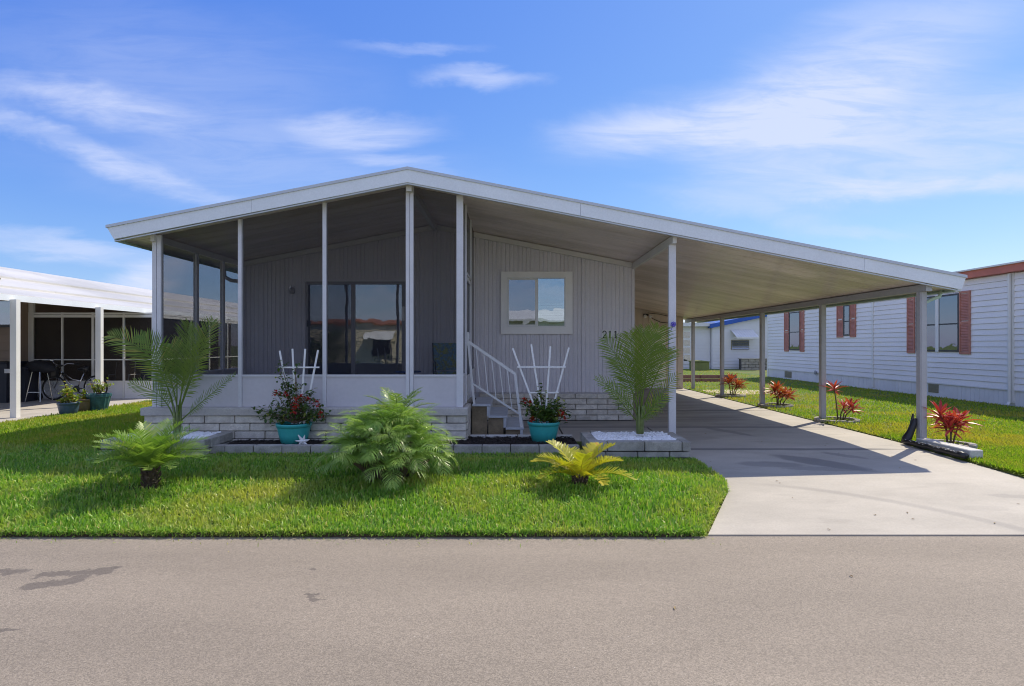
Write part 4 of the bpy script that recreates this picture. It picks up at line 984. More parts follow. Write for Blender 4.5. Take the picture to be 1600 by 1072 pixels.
def bush(label, c, D, branches, clusters, m, nleaf, lsz=.05, name='flowering_shrub', spread=.06, cat='plant', stalk='stem', petals=26):
    t = thing(name, label, cat, c); b = MB(); lf = MB()
    for (px, py, dd) in branches:
        e = at(px, py, D+dd); m1 = c.lerp(e, .5)+Vector((random.uniform(-.03, .03), 0, .03)); b.tube([c, m1, e], [.009, .006, .003], 5)
        nn = nleaf
        for k in range(nn):
            f = random.uniform(.30, 1.05); p = c.lerp(m1, f*2) if f < .5 else m1.lerp(e, (f-.5)*2)
            p = p+Vector([random.gauss(0, spread*.6) for _ in range(3)]); d = Vector((random.gauss(0, 1), random.gauss(0, 1), random.gauss(.4, .7)))
            leafblade(lf, p, d, lsz*random.uniform(.6, 1.2), lsz*.6, droop=.15, tn=random.uniform(.01, 1))
    b.build(stalk, 'stem', t); lf.build('leaves', m, t, kind='stuff')
    for (px, py, dd, r) in clusters:
        b = MB(); p = at(px, py, D+dd)
        for k in range(petals):
            d = Vector((random.gauss(0, 1), random.gauss(0, 1), random.gauss(.2, 1))).normalized(); q = p+d*r*random.uniform(.2, 1); leafblade(b, q, d+Vector((0, 0, .3)), .034*random.uniform(.7, 1.2), .028, droop=.2, tn=random.uniform(.01, 1))
        b.build('flower_cluster', 'petal', t)
    return t
random.seed(5)
bush('shrub with red flowers and long side sprays in the left teal pot', cL+Vector((0, 0, .30)), 8.45,
     [(403,640,0),(415,645,-.1),(425,630,.05),(432,615,-.1),(440,600,0),(437,580,.02),(438,567,.02),(455,600,.1),(462,568,.02),(463,590,0),(470,620,-.1),(480,615,.1),(488,612,-.05),(495,625,0),(505,645,-.05),(512,652,.05),(450,640,-.15),(478,640,-.15),(465,645,.1),(420,655,.05),(493,650,-.15),(408,648,-.1),(500,638,.1)],
     [(432,615,-.12,.045),(446,616,-.05,.03),(462,628,-.15,.065),(470,622,-.1,.05),(494,630,-.15,.055),(502,648,-.12,.045),(460,640,-.18,.05),(482,625,-.1,.03)], 'leafbush', 34, .065)
bush('shrub with dark red and green leaves in the right teal pot', cR+Vector((0, 0, .29)), 8.62,
     [(820,628,0),(826,640,-.1),(835,625,.05),(840,645,-.12),(846,605,0),(850,640,-.15),(858,635,.1),(865,632,-.1),(872,628,0),(880,635,-.05),(886,645,.05),(882,655,-.12),(868,645,-.18),(855,650,-.15),(845,632,.12),(830,652,-.05)],
     [(819,626,-.03,.04),(828,630,-.03,.03),(879,650,-.15,.06),(874,645,-.1,.04),(832,655,-.1,.045)], 'leafbush', 46, .07)
# star shaped shell
sp = Vector((at(474, 690, 8.30).x, 8.28, .12)); b = MB()
vs, fs = ico(sp, .05, .1); b.add(vs, fs)
for k in range(7):
    a = k*2*math.pi/7+.3; d = Vector((math.cos(a), -.25, math.sin(a))).normalized(); b.tube([sp, sp+d*random.uniform(.09, .13)], [.032, .004], 6)
tag(b.build('shell_ornament', 'star'), 'spiky white starfish shell leaning on the left teal pot', 'ornament')

# curb, black drain cover by the first post
b = MB(); b.cbox(6.06, 6.24, 7.62, 8.64, -.02, .115, .01); tag(fixnormals(b.build('concrete_curb', 'curbwhite')), 'white topped concrete kerb lying in front of the nearest carport post', 'kerb')
dt = thing('drain_sleeve', 'black roll out drain sleeve with white print lying beside the kerb', 'drain sleeve', (5.97, 8.2, 0))
b = MB(); pts = [(5.975, 7.58+k*.1, .045+.006*math.sin(k*2.1)) for k in range(13)]
b.tube(pts, [.040+.006*math.sin(k*1.7) for k in range(13)], 10); b.build('sleeve', 'black', dt, smooth=True)
random.seed(9); b = MB()
for k in range(34):
    yv = 7.66+k*.031; ang = random.uniform(-.5, .9); c = Vector((5.975, yv, .045)); rr = .0505
    def sp_(y_, a_): return Vector((5.975-rr*math.sin(a_)*1.0, y_, .045+rr*math.cos(a_)))
    s_ = random.uniform(.012, .03); da = random.uniform(.15, .45)
    b.add([sp_(yv, ang), sp_(yv+s_, ang+da*.3), sp_(yv+s_*1.2, ang+da), sp_(yv+s_*.2, ang+da*.8)], [(0,1,2,3)])
b.build('print', 'sign', dt)
b = MB(); b.tube([(6.11, 8.74, .40), (6.09, 8.74, .30), (6.05, 8.75, .18), (6.0, 8.76, .08), (5.975, 8.72, .045)], [.03, .045, .05, .065, .06], 10)
b.tube([(6.125, 8.80, .46), (6.11, 8.80, .30), (6.07, 8.80, .15)], [.012, .03, .04], 8); b.build('gathered_end', 'black', dt, smooth=True)
# ribbon on the post
b = MB(); p = at(1052, 507, 8.68)
for k in range(7):
    a = k*.9; b.tube([p, p+Vector((math.cos(a)*.03, -.01, math.sin(a)*.03)), p+Vector((math.cos(a+.8)*.045, 0, math.sin(a+.8)*.045))], [.006, .009, .004], 5)
b.tube([p, p+Vector((-.03, 0, -.08))], [.008, .004], 5)
tag(b.build('ribbon_bow', 'ribbon'), 'small blue violet bow tied to the post beside the pebble planter', 'ribbon')

# ------------------------------------------------------------------ porch furniture
def chair(label, c, rz, fabric, frame, pattern=None, group=None):
    t = thing('patio_chair', label, 'chair', c, group); Rz = Matrix.Rotation(rz, 3, 'Z'); c = Vector(c)
    def L(x, y, z): return c+Rz @ Vector((x, y, z))
    for s in (-1, 1):
        b = MB(); b.tube([L(s*.25, -.22, 0), L(s*.26, -.24, .40), L(s*.26, -.18, .62), L(s*.26, .20, .62)], .014, 6); b.build('leg', frame, t, smooth=True)
        b = MB(); b.tube([L(s*.25, .22, 0), L(s*.25, .18, .4), L(s*.25, .30, .98)], .014, 6); b.build('leg', frame, t, smooth=True)
    b = MB(); b.add([L(-.24,-.24,.40), L(.24,-.24,.40), L(.24,.22,.38), L(-.24,.22,.38), L(-.24,-.24,.45), L(.24,-.24,.45), L(.24,.22,.43), L(-.24,.22,.43)], [(0,3,2,1),(4,5,6,7),(0,1,5,4),(1,2,6,5),(2,3,7,6),(3,0,4,7)]); b.build('seat', fabric, t)
    b = MB(); b.add([L(-.24,.17,.46), L(.24,.17,.46), L(.24,.27,.98), L(-.24,.27,.98), L(-.24,.22,.46), L(.24,.22,.46), L(.24,.32,.98), L(-.24,.32,.98)], [(0,1,2,3),(7,6,5,4),(0,4,5,1),(1,5,6,2),(2,6,7,3),(3,7,4,0)]); b.build('backrest', pattern or fabric, t)
    return t
M['floral'] = mat('leaf print fabric', (.16,.30,.42), .8, .3, 30, alt=(.30,.34,.10), altamt=1, altscale=14)
chair('patio chair with leaf patterned back behind the right porch screen', (-1.22, 10.95, .57), .25, 'floral', 'bframe', 'floral')
tt = thing('side_table', 'small low table beside the chair on the screened porch', 'table', (-1.95, 10.8, .57))
b = MB(); b.lathe([(.0, .43), (.24, .43), (.25, .45), (0, .455)], (-1.95, 10.8, .57), 20); b.build('tabletop', 'cloth', tt)
for k in range(3):
    a = k*2.1; b = MB(); b.tube([(-1.95+.2*math.cos(a), 10.8+.2*math.sin(a), .57), (-1.95+.1*math.cos(a), 10.8+.1*math.sin(a), 1.0)], .012, 6); b.build('leg', 'bframe', tt)

# ------------------------------------------------------------------ right neighbour
NX = 12.2
nb = thing('mobile_home', 'white lap sided home with red shutters on the right', 'mobile home', (NX+3, 18, 0))
NY0, NY1 = 9.2, 27.5
b = MB(); b.box(NX+.03, NX+7, NY0, NY1, 0, 3.5); b.build('wall', 'lapwhite', nb)
def wy(px): return NX*F/(px-800)
zl = .43; ph = .149; srcb = None; k = 0
while zl < 3.27:
    h = min(ph, 3.28-zl)
    for (a, c) in ((NY0, 13.98), (14.13, 19.42), (19.50, 27.45)):
        key = (round(h, 3), a)
        b = MB(); b.prism([(NX-.017, zl), (NX+.004, zl+h-.006), (NX+.03, zl+h-.004), (NX+.03, zl)], 'y', a, c)
        # prism axis 'y' takes (x, z)
        fixnormals(b.build('siding_board', 'lapwhite', nb))
    zl += ph
for (a, c) in ((13.98, 14.13), (19.42, 19.50)):
    b = MB(); b.box(NX-.03, NX+.02, a, c, .1, 3.27); b.build('seam_trim', 'white', nb)
b = MB(); b.tube([(NX-.07, 14.05, 3.25), (NX-.07, 14.05, .12), (NX-.16, 14.0, .04)], .035, 8); b.build('downspout', 'white', nb)
b = MB(); b.box(NX-.014, NX+.03, 27.40, 27.52, .02, 3.27); b.build('corner_trim', 'white', nb)
b = MB(); y = NY0
while y < NY1-.05: b.box(NX+.0+.012, NX+.03, y+.004, min(y+.146, NY1), .02, .40); y += .15
b.build('skirting', 'skirt', nb, kind='stuff')
b = MB(); b.box(NX-.018, NX+.03, NY0, NY1, .40, .43); b.build('skirt_rail', 'skirt', nb)
for (a, c, z0, z1) in ((1450.5, 1466, .16, .38), (1226, 1236.5, .10, .36)):
    ya, yb = wy(c), wy(a); b = MB(); b.box(NX-.002, NX+.012, ya, yb, z0-.02, z1); v_ = b.build('skirt_vent', 'vent', nb)
    b = MB()
    for k in range(5): b.box(NX-.010, NX-.0025, ya+.02, yb-.02, z0+k*.045, z0+k*.045+.02)
    b.build('louver', 'vent', v_)
b = MB(); b.box(NX-.18, NX+7.2, NY0-.3, NY1+.2, 3.28, 3.46); b.build('fascia', 'redtrim', nb)
b = MB(); b.box(NX-.24, NX+7.3, NY0-.36, NY1+.26, 3.461, 3.50); b.prism([(NX-.22, 3.501), (NX+7.3, 3.501), (NX+5.5, 3.75), (NX+1.6, 3.72)], 'y', NY0-.3, NY1+.2); fixnormals(b.build('roof', 'rooftop', nb))
def nwin(ya, yb, z0, z1, zm, mull=None, blind=True, slats=False):
    b = MB(); f = .05
    b.box(NX-.035, NX-.013, ya, yb, z0, z0+f); b.box(NX-.035, NX-.013, ya, yb, z1-f, z1); b.box(NX-.035, NX-.013, ya, ya+f, z0+f, z1-f); b.box(NX-.035, NX-.013, yb-f, yb, z0+f, z1-f)
    b.box(NX-.033, NX-.013, ya+f, yb-f, zm-.02, zm+.02)
    wdw = b.build('window', 'bframe', nb)
    if mull:
        b = MB(); b.box(NX-.045, NX-.013, mull-.06, mull+.06, z0-.01, z1+.01); b.build('mullion', 'white', wdw)
    b = MB(); b.box(NX-.016, NX-.014, ya+f, yb-f, z0+f, z1-f); b.build('backing', 'dark', wdw)
    b = MB()
    if slats:
        q = z0+f
        while q < z1-f: b.box(NX-.020, NX-.018, ya+f+.02, yb-f-.02, q, q+.11); q += .14
    else: b.box(NX-.019, NX-.017, ya+f+.01, yb-f-.01, zm+.02, z1-f)
    b.build('blind', 'white', wdw)
    for (p, q) in ((z0+f, zm-.02), (zm+.02, z1-f)):
        b = MB(); b.box(NX-.026, NX-.024, ya+f, yb-f, p, q); b.build('pane', 'nglass', wdw)
def shutter(ya, yb, z0, z1):
    b = MB(); t_ = .045
    b.box(NX-.04, NX-.013, ya, ya+t_, z0, z1); b.box(NX-.04, NX-.013, yb-t_, yb, z0, z1)
    for z in (z0, (z0+z1)/2-.03, z1-.06): b.box(NX-.04, NX-.013, ya+t_, yb-t_, z, z+.06)
    b.box(NX-.020, NX-.013, ya+t_, yb-t_, z0+.06, z1-.06) if False else None
    s_ = b.build('shutter', 'shutter', nb); b = MB(); q = z0+.07
    while q < z1-.09:
        if abs(q-(z0+z1)/2) > .05: b.prism([(NX-.036, q), (NX-.030, q-.003), (NX-.014, q+.038), (NX-.018, q+.042)], 'y', ya+t_, yb-t_)
        q += .042
    fixnormals(b.build('louvers', 'shutter', s_, kind='stuff'))
for (a, c, z0, z1, zm, sL, sR, mull, sl) in ((1234, 1250.5, 1.30, 2.95, 2.08, (1226.3, 1232.8), (1250.8, 1257.3), None, True), (1319, 1329, 1.86, 2.98, 2.38, (1308.5, 1318.3), (1329.3, 1338.2), None, False), (1432.5, 1500, 1.33, 2.93, 2.10, (1418.5, 1430.5), (1500.6, 1517.5), 1466, False)):
    nwin(wy(c), wy(a), z0, z1, zm, wy(mull) if mull else None, slats=sl)
    for (p, q) in (sL, sR): shutter(wy(q), wy(p), z0-.06, z1+.04)
p = at(1275, 580, 0) if False else None
b = MB(); yv = wy(1276); b.lathe([(.05, 0), (.09, .04), (.0, .06)], (0, 0, 0), 10); b.v = [(NX-.02-q[2], yv+q[0], .42+q[1]) for q in b.v]; b.build('faucet', 'alu', nb)

# ------------------------------------------------------------------ homes behind
bk = thing('mobile_home', 'white home with blue fascia and small awning beyond the carport', 'mobile home', (15, 38, 0))
BD = 36.5
def bx(px): return (px-800)*BD/F
def bz(py): return EYE-(py-540)*BD/F
x0, x1 = bx(1113), bx(1262)
b = MB(); b.box(x0, x1, BD, BD+9, 0, bz(511)-.02); b.prism([(x0, bz(511)-.02), (x1, bz(511)-.02), (x1, bz(511)+.2*.0), (bx(1210), bz(492)), (x0, bz(511))], 'y', BD, BD+9); fixnormals(b.build('wall', 'lapfar', bk))
b = MB(); b.prism([(x0-.2, bz(513)), (bx(1212), bz(491.5)), (bx(1212), bz(491.5)+.26), (x0-.2, bz(513)+.26)], 'y', BD-.25, BD+9.2); fixnormals(b.build('fascia', 'blue', bk))
for k in range(15):
    zq = .12+k*.2; zt_ = bz(511) 
    if zq > zt_-.2: break
    b = MB(); b.prism([(BD-.02, zq), (BD-.001, zq+.19), (BD-.0005, zq)], 'x', x0+.02, x1); fixnormals(b.build('siding_board', 'lapfar', bk))
a, c = bx(1142), bx(1170)
b = MB(); b.box(a, c, BD-.06, BD-.021, bz(546.5), bz(531.5)); wd_ = b.build('window', 'vent', bk)
for k in range(4):
    b = MB(); z = bz(546)+k*.145; b.prism([(BD-.10, z), (BD-.061, z+.12), (BD-.061, z+.10)], 'x', a+.03, c-.03); b.build('pane', 'nglass', wd_)
b = MB(); a, c = bx(1141), bx(1176)
for k in range(9):
    xa = a+(c-a)*k/9; xb = a+(c-a)*(k+.93)/9; b.add([(xa, BD-.03, bz(515)), (xb, BD-.03, bz(515)), (xb+.12, BD-.75, bz(527)), (xa+.12, BD-.75, bz(527))], [(0,1,2,3)]); 
    b.add([(xa+.12, BD-.75, bz(527)), (xb+.12, BD-.75, bz(527)), (xb+.12, BD-.76, bz(529.5)), (xa+.12, BD-.76, bz(529.5))], [(0,1,2,3)])
b.build('awning', 'white', bk)
b = MB(); b.bar((a+.02, BD-.03, bz(530)), (a+.14, BD-.74, bz(527)), .03); b.bar((c-.02, BD-.03, bz(530)), (c+.1, BD-.74, bz(527)), .03); b.build('awning_bracket', 'white', bk)
bk2 = thing('mobile_home', 'white home with small paned window behind the farthest carport post', 'mobile home', (10, 38, 0))
x0, x1 = bx(985), bx(1112.5); BD2 = BD+.3
b = MB(); b.box(x0, x1, BD2, BD2+9, 0, bz(510)); b.build('wall', 'lapfar', bk2)
b = MB(); b.box(x0-.2, x1+.15, BD2-.4, BD2+9.2, bz(510), bz(504)); b.build('roof', 'rooftop', bk2)
for k in range(12):
    zq = .12+k*.2; b = MB(); b.prism([(BD2-.02, zq), (BD2-.001, zq+.19), (BD2-.0005, zq)], 'x', x0+.02, x1-.02); fixnormals(b.build('siding_board', 'lapfar', bk2))
a, c = bx(1070), bx(1080)
b = MB(); b.box(a-.08, c+.08, BD2-.05, BD2-.021, bz(569), bz(515)); wf = b.build('window', 'white', bk2)
for k in range(4):
    b = MB(); b.box(a, c, BD2-.06, BD2-.051, bz(564-k*12), bz(555-k*12)); b.build('pane', 'nglass', wf)
# olive utility box
gb = thing('storage_box', 'olive green plastic storage box on the grass behind the carport', 'storage box', (11.8, 34.5, 0))
a, c = (1080-800)*34.5/F, (1106-800)*34.5/F
b = MB(); b.cbox(a, c, 34.2, 34.9, -.06, .50, .03); fixnormals(b.build('body', 'tank', gb))
b = MB(); b.prism([(a-.03, .501), (c+.03, .501), (c+.03, .55), ((a+c)/2, .62), (a-.03, .60)], 'y', 34.17, 34.93); fixnormals(b.build('lid', 'tank', gb))
# low stone block enclosure
sw = thing('stone_wall', 'low grey stone block wall in front of the blue trimmed home', 'wall', (15, 35.3, 0))
a, c = (1158-800)*35.3/F, (1199-800)*35.3/F
b = MB(); b.box(a+.02, c, 35.32, 35.7, 0, .66); b.build('wall_core', 'mortar', sw)
bricks(sw, 'x', 35.24, .10, a, c, 0, 4, .165, .42, 'stonewall', 'stone', gap=.02, jit=.02)
b = MB(); b.box(a-.03, c, 35.2, 35.75, .665, .72); b.build('coping', 'cap', sw)
# timber edging and sand patch
tw = thing('timber_edging', 'stacked red brown timbers curving round the back of the storage room', 'garden edging', (7.3, 24, 0))
for k, (z0, z1, dd) in enumerate(((0, .14, 0), (.15, .29, .12))):
    for j in range(4):
        xa = 6.25+j*.75; b = MB(); b.bar((xa, 23.6+dd+(.4 if j == 0 else 0)-.0*j, (z0+z1)/2), (xa+.73, 23.6+dd, (z0+z1)/2), .14, z1-z0); b.build('timber', 'wood', tw)
b = MB(); b.prism([(7.0, 17.4), (8.8, 17.9), (8.9, 18.6), (7.6, 19.4), (6.3, 19.2), (6.2, 18.2)], 'z', -.05, .022); struct(fb := b, 'sand_patch', 'sand')

# ------------------------------------------------------------------ left neighbour
ln = thing('mobile_home', 'tan home with white roofed carport and screen room on the left', 'mobile home', (-13, 18, 0))
EX = -10.25; ez = 2.48
b = MB(); b.box(-30, -9.72, 6.4, 40, -.05, .03); struct(b, 'patio_slab', 'slab')
LW = 16.0
# roof in lapped strips
strips = [(EX-.0, 2.52), (EX-1.0, 2.80), (EX-2.0, 3.14), (EX-3.3, 3.60)]
for k in range(3):
    (xa, za), (xb, zb_) = strips[k], strips[k+1]
    y = 7.0
    while y < 34:
        b = MB(); b.prism([(xa+.10*0, za+.03), (xb-.06, zb_+.0), (xb-.06, zb_-.05), (xa, za-.02)], 'y', y+.003, y+1.797); fixnormals(b.build('roof_panel', 'roofwhite', ln)); y += 1.8
b = MB(); b.prism([(EX-3.3, 3.57), (EX-9, 3.3), (EX-9, 3.2), (EX-3.3, 3.47)], 'y', 7, 34); fixnormals(b.build('roof', 'roofwhite', ln))
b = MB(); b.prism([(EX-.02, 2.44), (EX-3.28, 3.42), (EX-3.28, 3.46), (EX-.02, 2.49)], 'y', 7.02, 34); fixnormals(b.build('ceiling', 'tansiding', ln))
b = MB(); b.box(EX+.001, EX+.05, 6.98, 34, 2.41, 2.535); b.build('gutter', 'fascia', ln)
b = MB(); b.bar((EX-1.9, 13.2, 3.15), (EX-1.6, 13.3, 3.04), .16, .06); b.build('roof_vent', 'vent', ln)
for y in (9.0, 11.75, 14.15, 17.6, 20.6):
    b = MB(); b.box(-10.2, -10.07, y-.05, y+.05, .031, 2.44); b.build('carport_post', 'whitepost', ln)
# tan wall at the back left with lap boards, dark window
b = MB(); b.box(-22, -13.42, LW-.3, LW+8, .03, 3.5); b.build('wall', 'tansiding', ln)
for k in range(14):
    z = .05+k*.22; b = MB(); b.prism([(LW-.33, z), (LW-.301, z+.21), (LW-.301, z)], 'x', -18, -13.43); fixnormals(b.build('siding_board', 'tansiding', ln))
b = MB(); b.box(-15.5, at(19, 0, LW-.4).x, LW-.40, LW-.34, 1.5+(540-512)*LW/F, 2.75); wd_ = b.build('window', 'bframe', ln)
b = MB(); b.box(-15.4, at(17, 0, LW-.4).x, LW-.412, LW-.4005, 1.5+(540-508)*LW/F, 2.7); b.build('pane', 'nglass', wd_)
# screen room
SX0, SX1 = at(46, 0, LW).x, -9.95; zt = 2.86
rails = [(1.5+(540-494)*LW/F, .075), (1.5-(562-540)*LW/F, .03), (1.5-(596-540)*LW/F, .04)]
def frame_wall(axis, f, a0, a1, mull, parent, ztop):
    b = MB()
    def bxx(p, q, z0, z1, d=.03):
        if axis == 'x': b.box(p, q, f-d, f+d, z0, z1)
        else: b.box(f-d, f+d, p, q, z0, z1)
    for (m_, w_) in mull: bxx(m_-w_/2, m_+w_/2, .03, ztop, .035)
    for (z, h) in rails+[(ztop-.03, .05)]: bxx(a0, a1, z-h/2, z+h/2)
    b.build('screen_frame', 'whitepost', parent)
    ms = [m_ for m_, _ in mull]
    for i in range(len(ms)-1):
        p, q = ms[i]+.025, ms[i+1]-.025
        b = MB(); (b.box(p, q, f-.008, f+.008, .031, rails[2][0]-.02) if axis == 'x' else b.box(f-.008, f+.008, p, q, .031, rails[2][0]-.02)); b.build('kick_panel', 'skirt', parent)
        b = MB(); (b.box(p, q, f-.001, f+.001, rails[2][0]+.02, ztop-.05) if axis == 'x' else b.box(f-.001, f+.001, p, q, rails[2][0]+.02, ztop-.05)); b.build('screen_panel', 'screen2', parent)
frame_wall('x', LW, SX0, SX1, [(SX0+.06, .14), (at(98, 0, LW).x, .04), (at(146, 0, LW).x, .06), (at(194, 0, LW).x, .04), (SX1, .08)], ln, 2.42)
b = MB(); b.box(SX0, SX0+.14, LW-.036, LW+.03, 2.42, 3.3); b.build('trim', 'whitepost', ln)
frame_wall('y', SX1, LW+.05, 26, [(LW+.05, .05), (17.8, .05), (18.9, .05), (20.1, .05), (22, .05), (24, .05), (26, .05)], ln, 2.40)
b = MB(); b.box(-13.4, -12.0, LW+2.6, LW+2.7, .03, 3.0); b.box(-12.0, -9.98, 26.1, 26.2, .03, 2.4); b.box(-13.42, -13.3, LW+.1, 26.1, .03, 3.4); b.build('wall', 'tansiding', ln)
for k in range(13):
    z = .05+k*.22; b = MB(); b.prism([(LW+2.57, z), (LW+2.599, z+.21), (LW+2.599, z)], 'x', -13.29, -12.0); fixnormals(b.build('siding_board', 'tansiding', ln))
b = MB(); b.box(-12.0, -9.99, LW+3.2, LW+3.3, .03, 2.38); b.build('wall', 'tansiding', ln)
chair('white framed folding chair inside the neighbouring screen room', (at(190, 0, 16.9).x, 16.9, .03), .2, 'tansiding', 'rail')
chair('blue folding chair inside the neighbouring screen room', (at(222, 0, 16.9).x, 16.9, .03), -.2, 'cloth', 'rail')

# bins
def bin_(label, c, s_):
    t = thing('rubbish_bin', label, 'bin', c, 'dark rubbish bins under the white carport'); c = Vector(c)
    b = MB(); w0, w1, h = .24*s_, .30*s_, .95*s_
    vs = [(c.x-w0, c.y-w0, c.z), (c.x+w0, c.y-w0, c.z), (c.x+w0, c.y+w0, c.z), (c.x-w0, c.y+w0, c.z), (c.x-w1, c.y-w1, c.z+h), (c.x+w1, c.y-w1, c.z+h), (c.x+w1, c.y+w1, c.z+h), (c.x-w1, c.y+w1, c.z+h)]
    b.add(vs, [(0,3,2,1),(4,5,6,7),(0,1,5,4),(1,2,6,5),(2,3,7,6),(3,0,4,7)]); b.build('body', 'bin', t)
    b = MB(); b.cbox(c.x-w1-.03, c.x+w1+.03, c.y-w1-.04, c.y+w1+.03, c.z+h+.001, c.z+h+.06, .02); fixnormals(b.build('lid', 'bin', t))
    for k in (-1, 1):
        b = MB(); b.lathe([(0, 0), (.1, 0), (.1, .05), (0, .05)], (0, 0, 0), 14); b.v = [(c.x+k*(w0+.03)+q[2]-.025, c.y+.2+q[0], c.z+.1+q[1]) for q in b.v]; b.build('wheel', 'rubber', t)
    return t
t = bin_('dark rubbish bin with a pale sticker at the left edge', (at(8, 0, 15.0).x, 15.0, .031), 1.05)
b = MB(); p = at(13, 580, 14.67); b.box(p.x-.09, p.x+.09, 14.655, 14.662, p.z-.05, p.z+.06); b.build('sticker', 'sign', t)
bin_('dark rubbish bin without sticker behind the white post', (at(37, 0, 15.25).x, 15.25, .031), .9)
# covered grill on folding stand
gr = thing('covered_grill', 'black covered grill on folding legs between bins and bicycle', 'grill', (at(62, 0, 15.2).x, 15.2, .03))
c = Vector((at(62, 0, 15.2).x, 15.2, .03)); b = MB()
b.tube([c+Vector((-.42, 0, .86)), c+Vector((-.25, 0, .90)), c+Vector((0, 0, .93)), c+Vector((.28, 0, .87)), c+Vector((.40, 0, .82))], [.08, .15, .17, .13, .05], 10); b.build('cover', 'cover', gr, smooth=True)
for s_ in (-1, 1):
    for q in (-1, 1):
        b = MB(); b.tube([c+Vector((s_*.10, q*.12, .78)), c+Vector((s_*.20-.02, q*.2, 0))], .014, 6); b.build('leg', 'chrome', gr)
b = MB(); b.bar(c+Vector((-.17, -.17, .25)), c+Vector((.17, -.17, .25)), .02); b.build('brace', 'chrome', gr)
# bicycle
bc = Vector((at(115, 0, 15.55).x, 15.55, .031)); bi = thing('bicycle', 'silver cruiser bicycle with front basket under the white carport', 'bicycle', bc)
def ring(c, r, rr, n=28, m=6):
    b = MB(); b.tube([c+Vector((math.cos(2*math.pi*k/n)*r, 0, math.sin(2*math.pi*k/n)*r)) for k in range(n)], rr, m, closed=True); return b
wr = .33; W1 = bc+Vector((-.48, -.05, wr)); W2 = bc+Vector((.56, .05, wr))
for wc in (W1, W2):
    wh = ring(wc, wr-.02, .022).build('wheel', 'rubber', bi, smooth=True); ring(wc, wr-.05, .010).build('rim', 'chrome', wh, smooth=True)
    b = MB()
    for k in range(14):
        a = k*2*math.pi/14; b.tube([wc, wc+Vector((math.cos(a), 0, math.sin(a)))*(wr-.05)], .003, 4)
    b.build('spokes', 'chrome', wh)
hd = bc+Vector((-.30, -.03, .72)); bb = bc+Vector((.10, 0, .30)); se = bc+Vector((.26, .02, .72))
b = MB(); b.tube([hd, hd.lerp(bb, .5)+Vector((0, 0, -.06)), bb], .02, 8); b.tube([hd+Vector((.02, 0, .02)), hd.lerp(se, .5)+Vector((0, 0, -.16)), bb.lerp(se, .5)], .016, 8); b.tube([bb, se], .016, 8); b.tube([bb, W2], .012, 6); b.tube([bb.lerp(se, .7), W2], .010, 6); b.tube([hd+Vector((-.04, 0, .12)), hd, W1], .014, 8); b.build('frame', 'chrome', bi, smooth=True)
b = MB(); b.tube([hd+Vector((.14, -.28, .24)), hd+Vector((-.02, -.22, .26)), hd+Vector((-.05, 0, .16)), hd+Vector((-.02, .22, .26)), hd+Vector((.16, .28, .24))], .013, 8); b.build('handlebar', 'chrome', bi, smooth=True)
b = MB(); b.tube([hd+Vector((.24, -.28, .22)), hd+Vector((.12, -.28, .245))], .02, 8); b.tube([hd+Vector((.26, .28, .22)), hd+Vector((.14, .28, .245))], .02, 8); b.build('grip', 'rubber', bi)
b = MB(); b.tube([hd+Vector((-.06, -.1, .18)), hd+Vector((-.12, -.16, .34))], .006, 6); b.lathe([(0, 0), (.05, .01), (.05, .03), (0, .04)], hd+Vector((-.13, -.16, .34)), 10); b.build('mirror', 'chrome', bi)
b = MB(); b.tube([se+Vector((-.15, 0, .11)), se+Vector((0, 0, .12)), se+Vector((.12, 0, .13))], [.03, .06, .08], 8); b.tube([se, se+Vector((0, 0, .1))], .014, 6); b.build('saddle', 'black', bi, smooth=True)
b = MB(); kc = hd+Vector((-.24, 0, .02)); b.lathe([(.12, -.10), (.17, .16), (.18, .18), (.17, .19), (.16, .16)], kc, 16); b.build('basket', 'black', bi)
b = MB(); b.lathe([(0, 0), (.09, 0), (.09, .01), (0, .01)], (0, 0, 0), 16); b.v = [(bb.x+q[0], bb.y-.04+q[2], bb.z+q[1]) for q in b.v]; b.bar(bb+Vector((0, -.06, 0)), bb+Vector((.12, -.06, -.1)), .02); b.bar(bb+Vector((.10, -.14, -.1)), bb+Vector((.16, -.06, -.1)), .05, .02); b.build('crank', 'black', bi)
# pots on the slab edge
cp = Vector((at(107, 0, 12.2).x, 12.2, .02)); pot('slate blue round pot with a low leafy plant by the white carport', cp, .195, .28, 'potblue', taper=.74)
cp2 = Vector((at(131, 0, 12.75).x, 12.75, .02)); pot('small brown pot between the two larger pots', cp2, .16, .30, 'potbrown', taper=.7)
cp3 = Vector((at(153.5, 0, 12.95).x, 12.95, .02)); pot('tall glazed teal pot with fluted sides by the white carport', cp3, .25, .40, 'potteal', flute=-.05, taper=.68)
random.seed(12)
bush('yellow green croton in the slate blue pot', cp+Vector((0, 0, .25)), 12.2, [(97,630,0),(100,612,.05),(104,605,0),(110,608,.1),(115,612,-.05),(120,625,0),(92,628,-.05),(108,618,-.1)], [], 'leaflight', 26, .085, name='croton_plant', spread=.05)
bush('reddish green bedding plant in the small brown pot', cp2+Vector((0, 0, .27)), 12.75, [(126,618,0),(131,612,.03),(135,620,0),(129,624,-.05),(138,626,0)], [], 'leaflight', 18, .07, name='bedding_plant', spread=.04)
bush('succulent with forked stems in the fluted teal pot', cp3+Vector((0, 0, .36)), 12.95, [(143,600,0),(150,594,.05),(158,597,0),(166,597,-.05),(173,603,0),(147,606,-.05),(162,606,.08),(155,602,.1)], [], 'leaflight', 20, .07, name='succulent_plant', spread=.045)

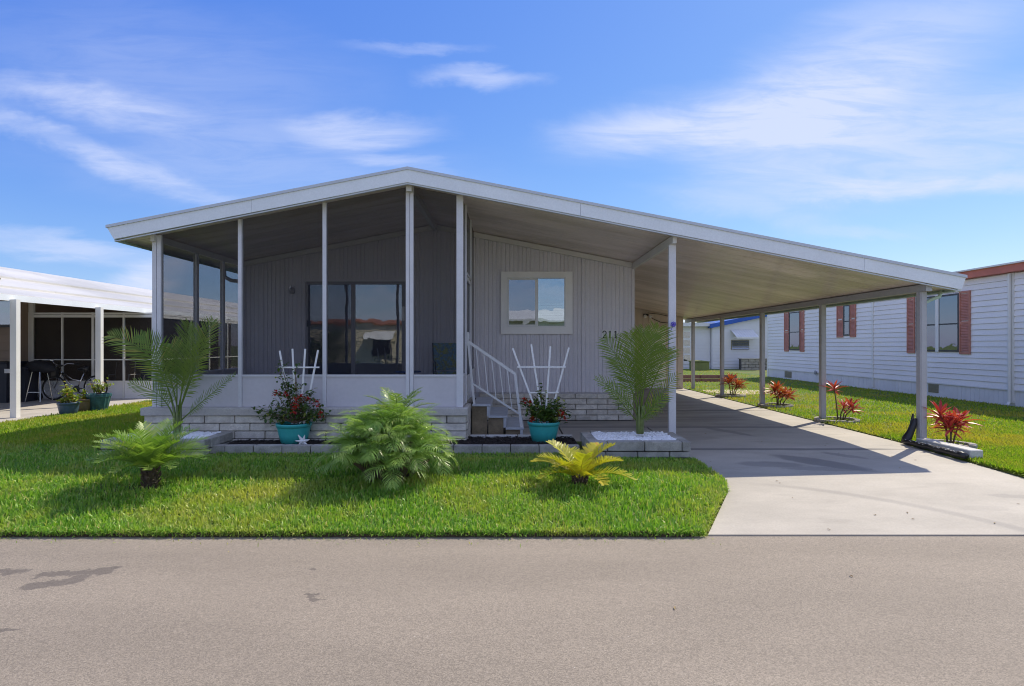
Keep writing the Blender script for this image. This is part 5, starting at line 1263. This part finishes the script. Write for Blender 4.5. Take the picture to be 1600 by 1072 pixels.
# ------------------------------------------------------------------ homes across the street (seen mirrored in the panes)
ac = thing('mobile_home', 'cream lap sided home with orange roof edge, mirrored in the sliding door', 'mobile home', (-10, -14, -.1))
b = MB(); b.box(-22, -5.2, -21, -12.2, -.1, 2.75); b.build('wall', 'tanacross', ac)
for k in range(14):
    z = -.05+k*.2; b = MB(); b.prism([(-12.2, z+.19), (-12.175, z), (-12.2, z)], 'x', -22, -5.2); fixnormals(b.build('siding_board', 'tanacross', ac))
b = MB(); b.box(-22.4, -4.9, -21.4, -12.0, 2.751, 2.85); b.prism([(-21.4, 2.851), (-12.0, 2.851), (-15.5, 3.25)], 'x', -22.3, -5.0); fixnormals(b.build('roof', 'orangeroof', ac))
for (a, c) in ((-13.5, -12.0), (-8.6, -7.4)):
    b = MB(); b.box(a, c, -12.16, -12.1, .9, 2.1); wd_ = b.build('window', 'bframe', ac); b = MB(); b.box(a+.06, c-.06, -12.099, -12.09, .96, 2.04); b.build('pane', 'nglass', wd_)
b = MB(); b.add([(-8.8, -12.1, 2.3), (-7.2, -12.1, 2.3), (-7.2, -11.3, 1.9), (-8.8, -11.3, 1.9)], [(0,1,2,3)]); b.build('awning', 'white', ac)
ac2 = thing('mobile_home', 'pale home across the street mirrored in the framed window', 'mobile home', (6, -15, -.1))
b = MB(); b.box(-1.5, 12, -22, -13, -.1, 2.9); b.build('wall', 'lapwhite', ac2)
b = MB(); b.box(-1.9, 12.4, -22.4, -12.5, 2.901, 3.05); b.prism([(-22.4, 3.051), (-12.5, 3.051), (-17.2, 4.0)], 'x', -1.8, 12.3); fixnormals(b.build('roof', 'rooftop', ac2))
b = MB(); b.box(1.6, 3.6, -12.96, -12.9, .9, 2.2); wd_ = b.build('window', 'bframe', ac2); b = MB(); b.box(1.66, 3.54, -12.899, -12.89, .96, 2.14); b.build('pane', 'nglass', wd_)

# small litter on the paving
random.seed(33); b = MB()
for k in range(36):
    if k < 30: x = random.uniform(2.6, 6.1); y = random.uniform(4.9, 10)
    else: x = random.uniform(-4, 4); y = random.uniform(3.2, 4.8)
    if 5.8 < x < 6.3 and y > 7.4: continue
    a = random.uniform(0, 6.28); leafblade(b, Vector((x, y, (gz(y) if y > 4.87 else -.11)+.006)), Vector((math.cos(a), math.sin(a), .05)), random.uniform(.02, .05), random.uniform(.008, .016), droop=.05, tn=random.uniform(.01, 1))
M['litter'] = leafmat('dry leaf litter', (.16,.10,.05), (.34,.26,.13), None, .8, .1)
tag(b.build('leaf_litter', 'litter', kind='stuff'), 'dry leaf bits scattered over the concrete driveway and asphalt', 'leaf litter')
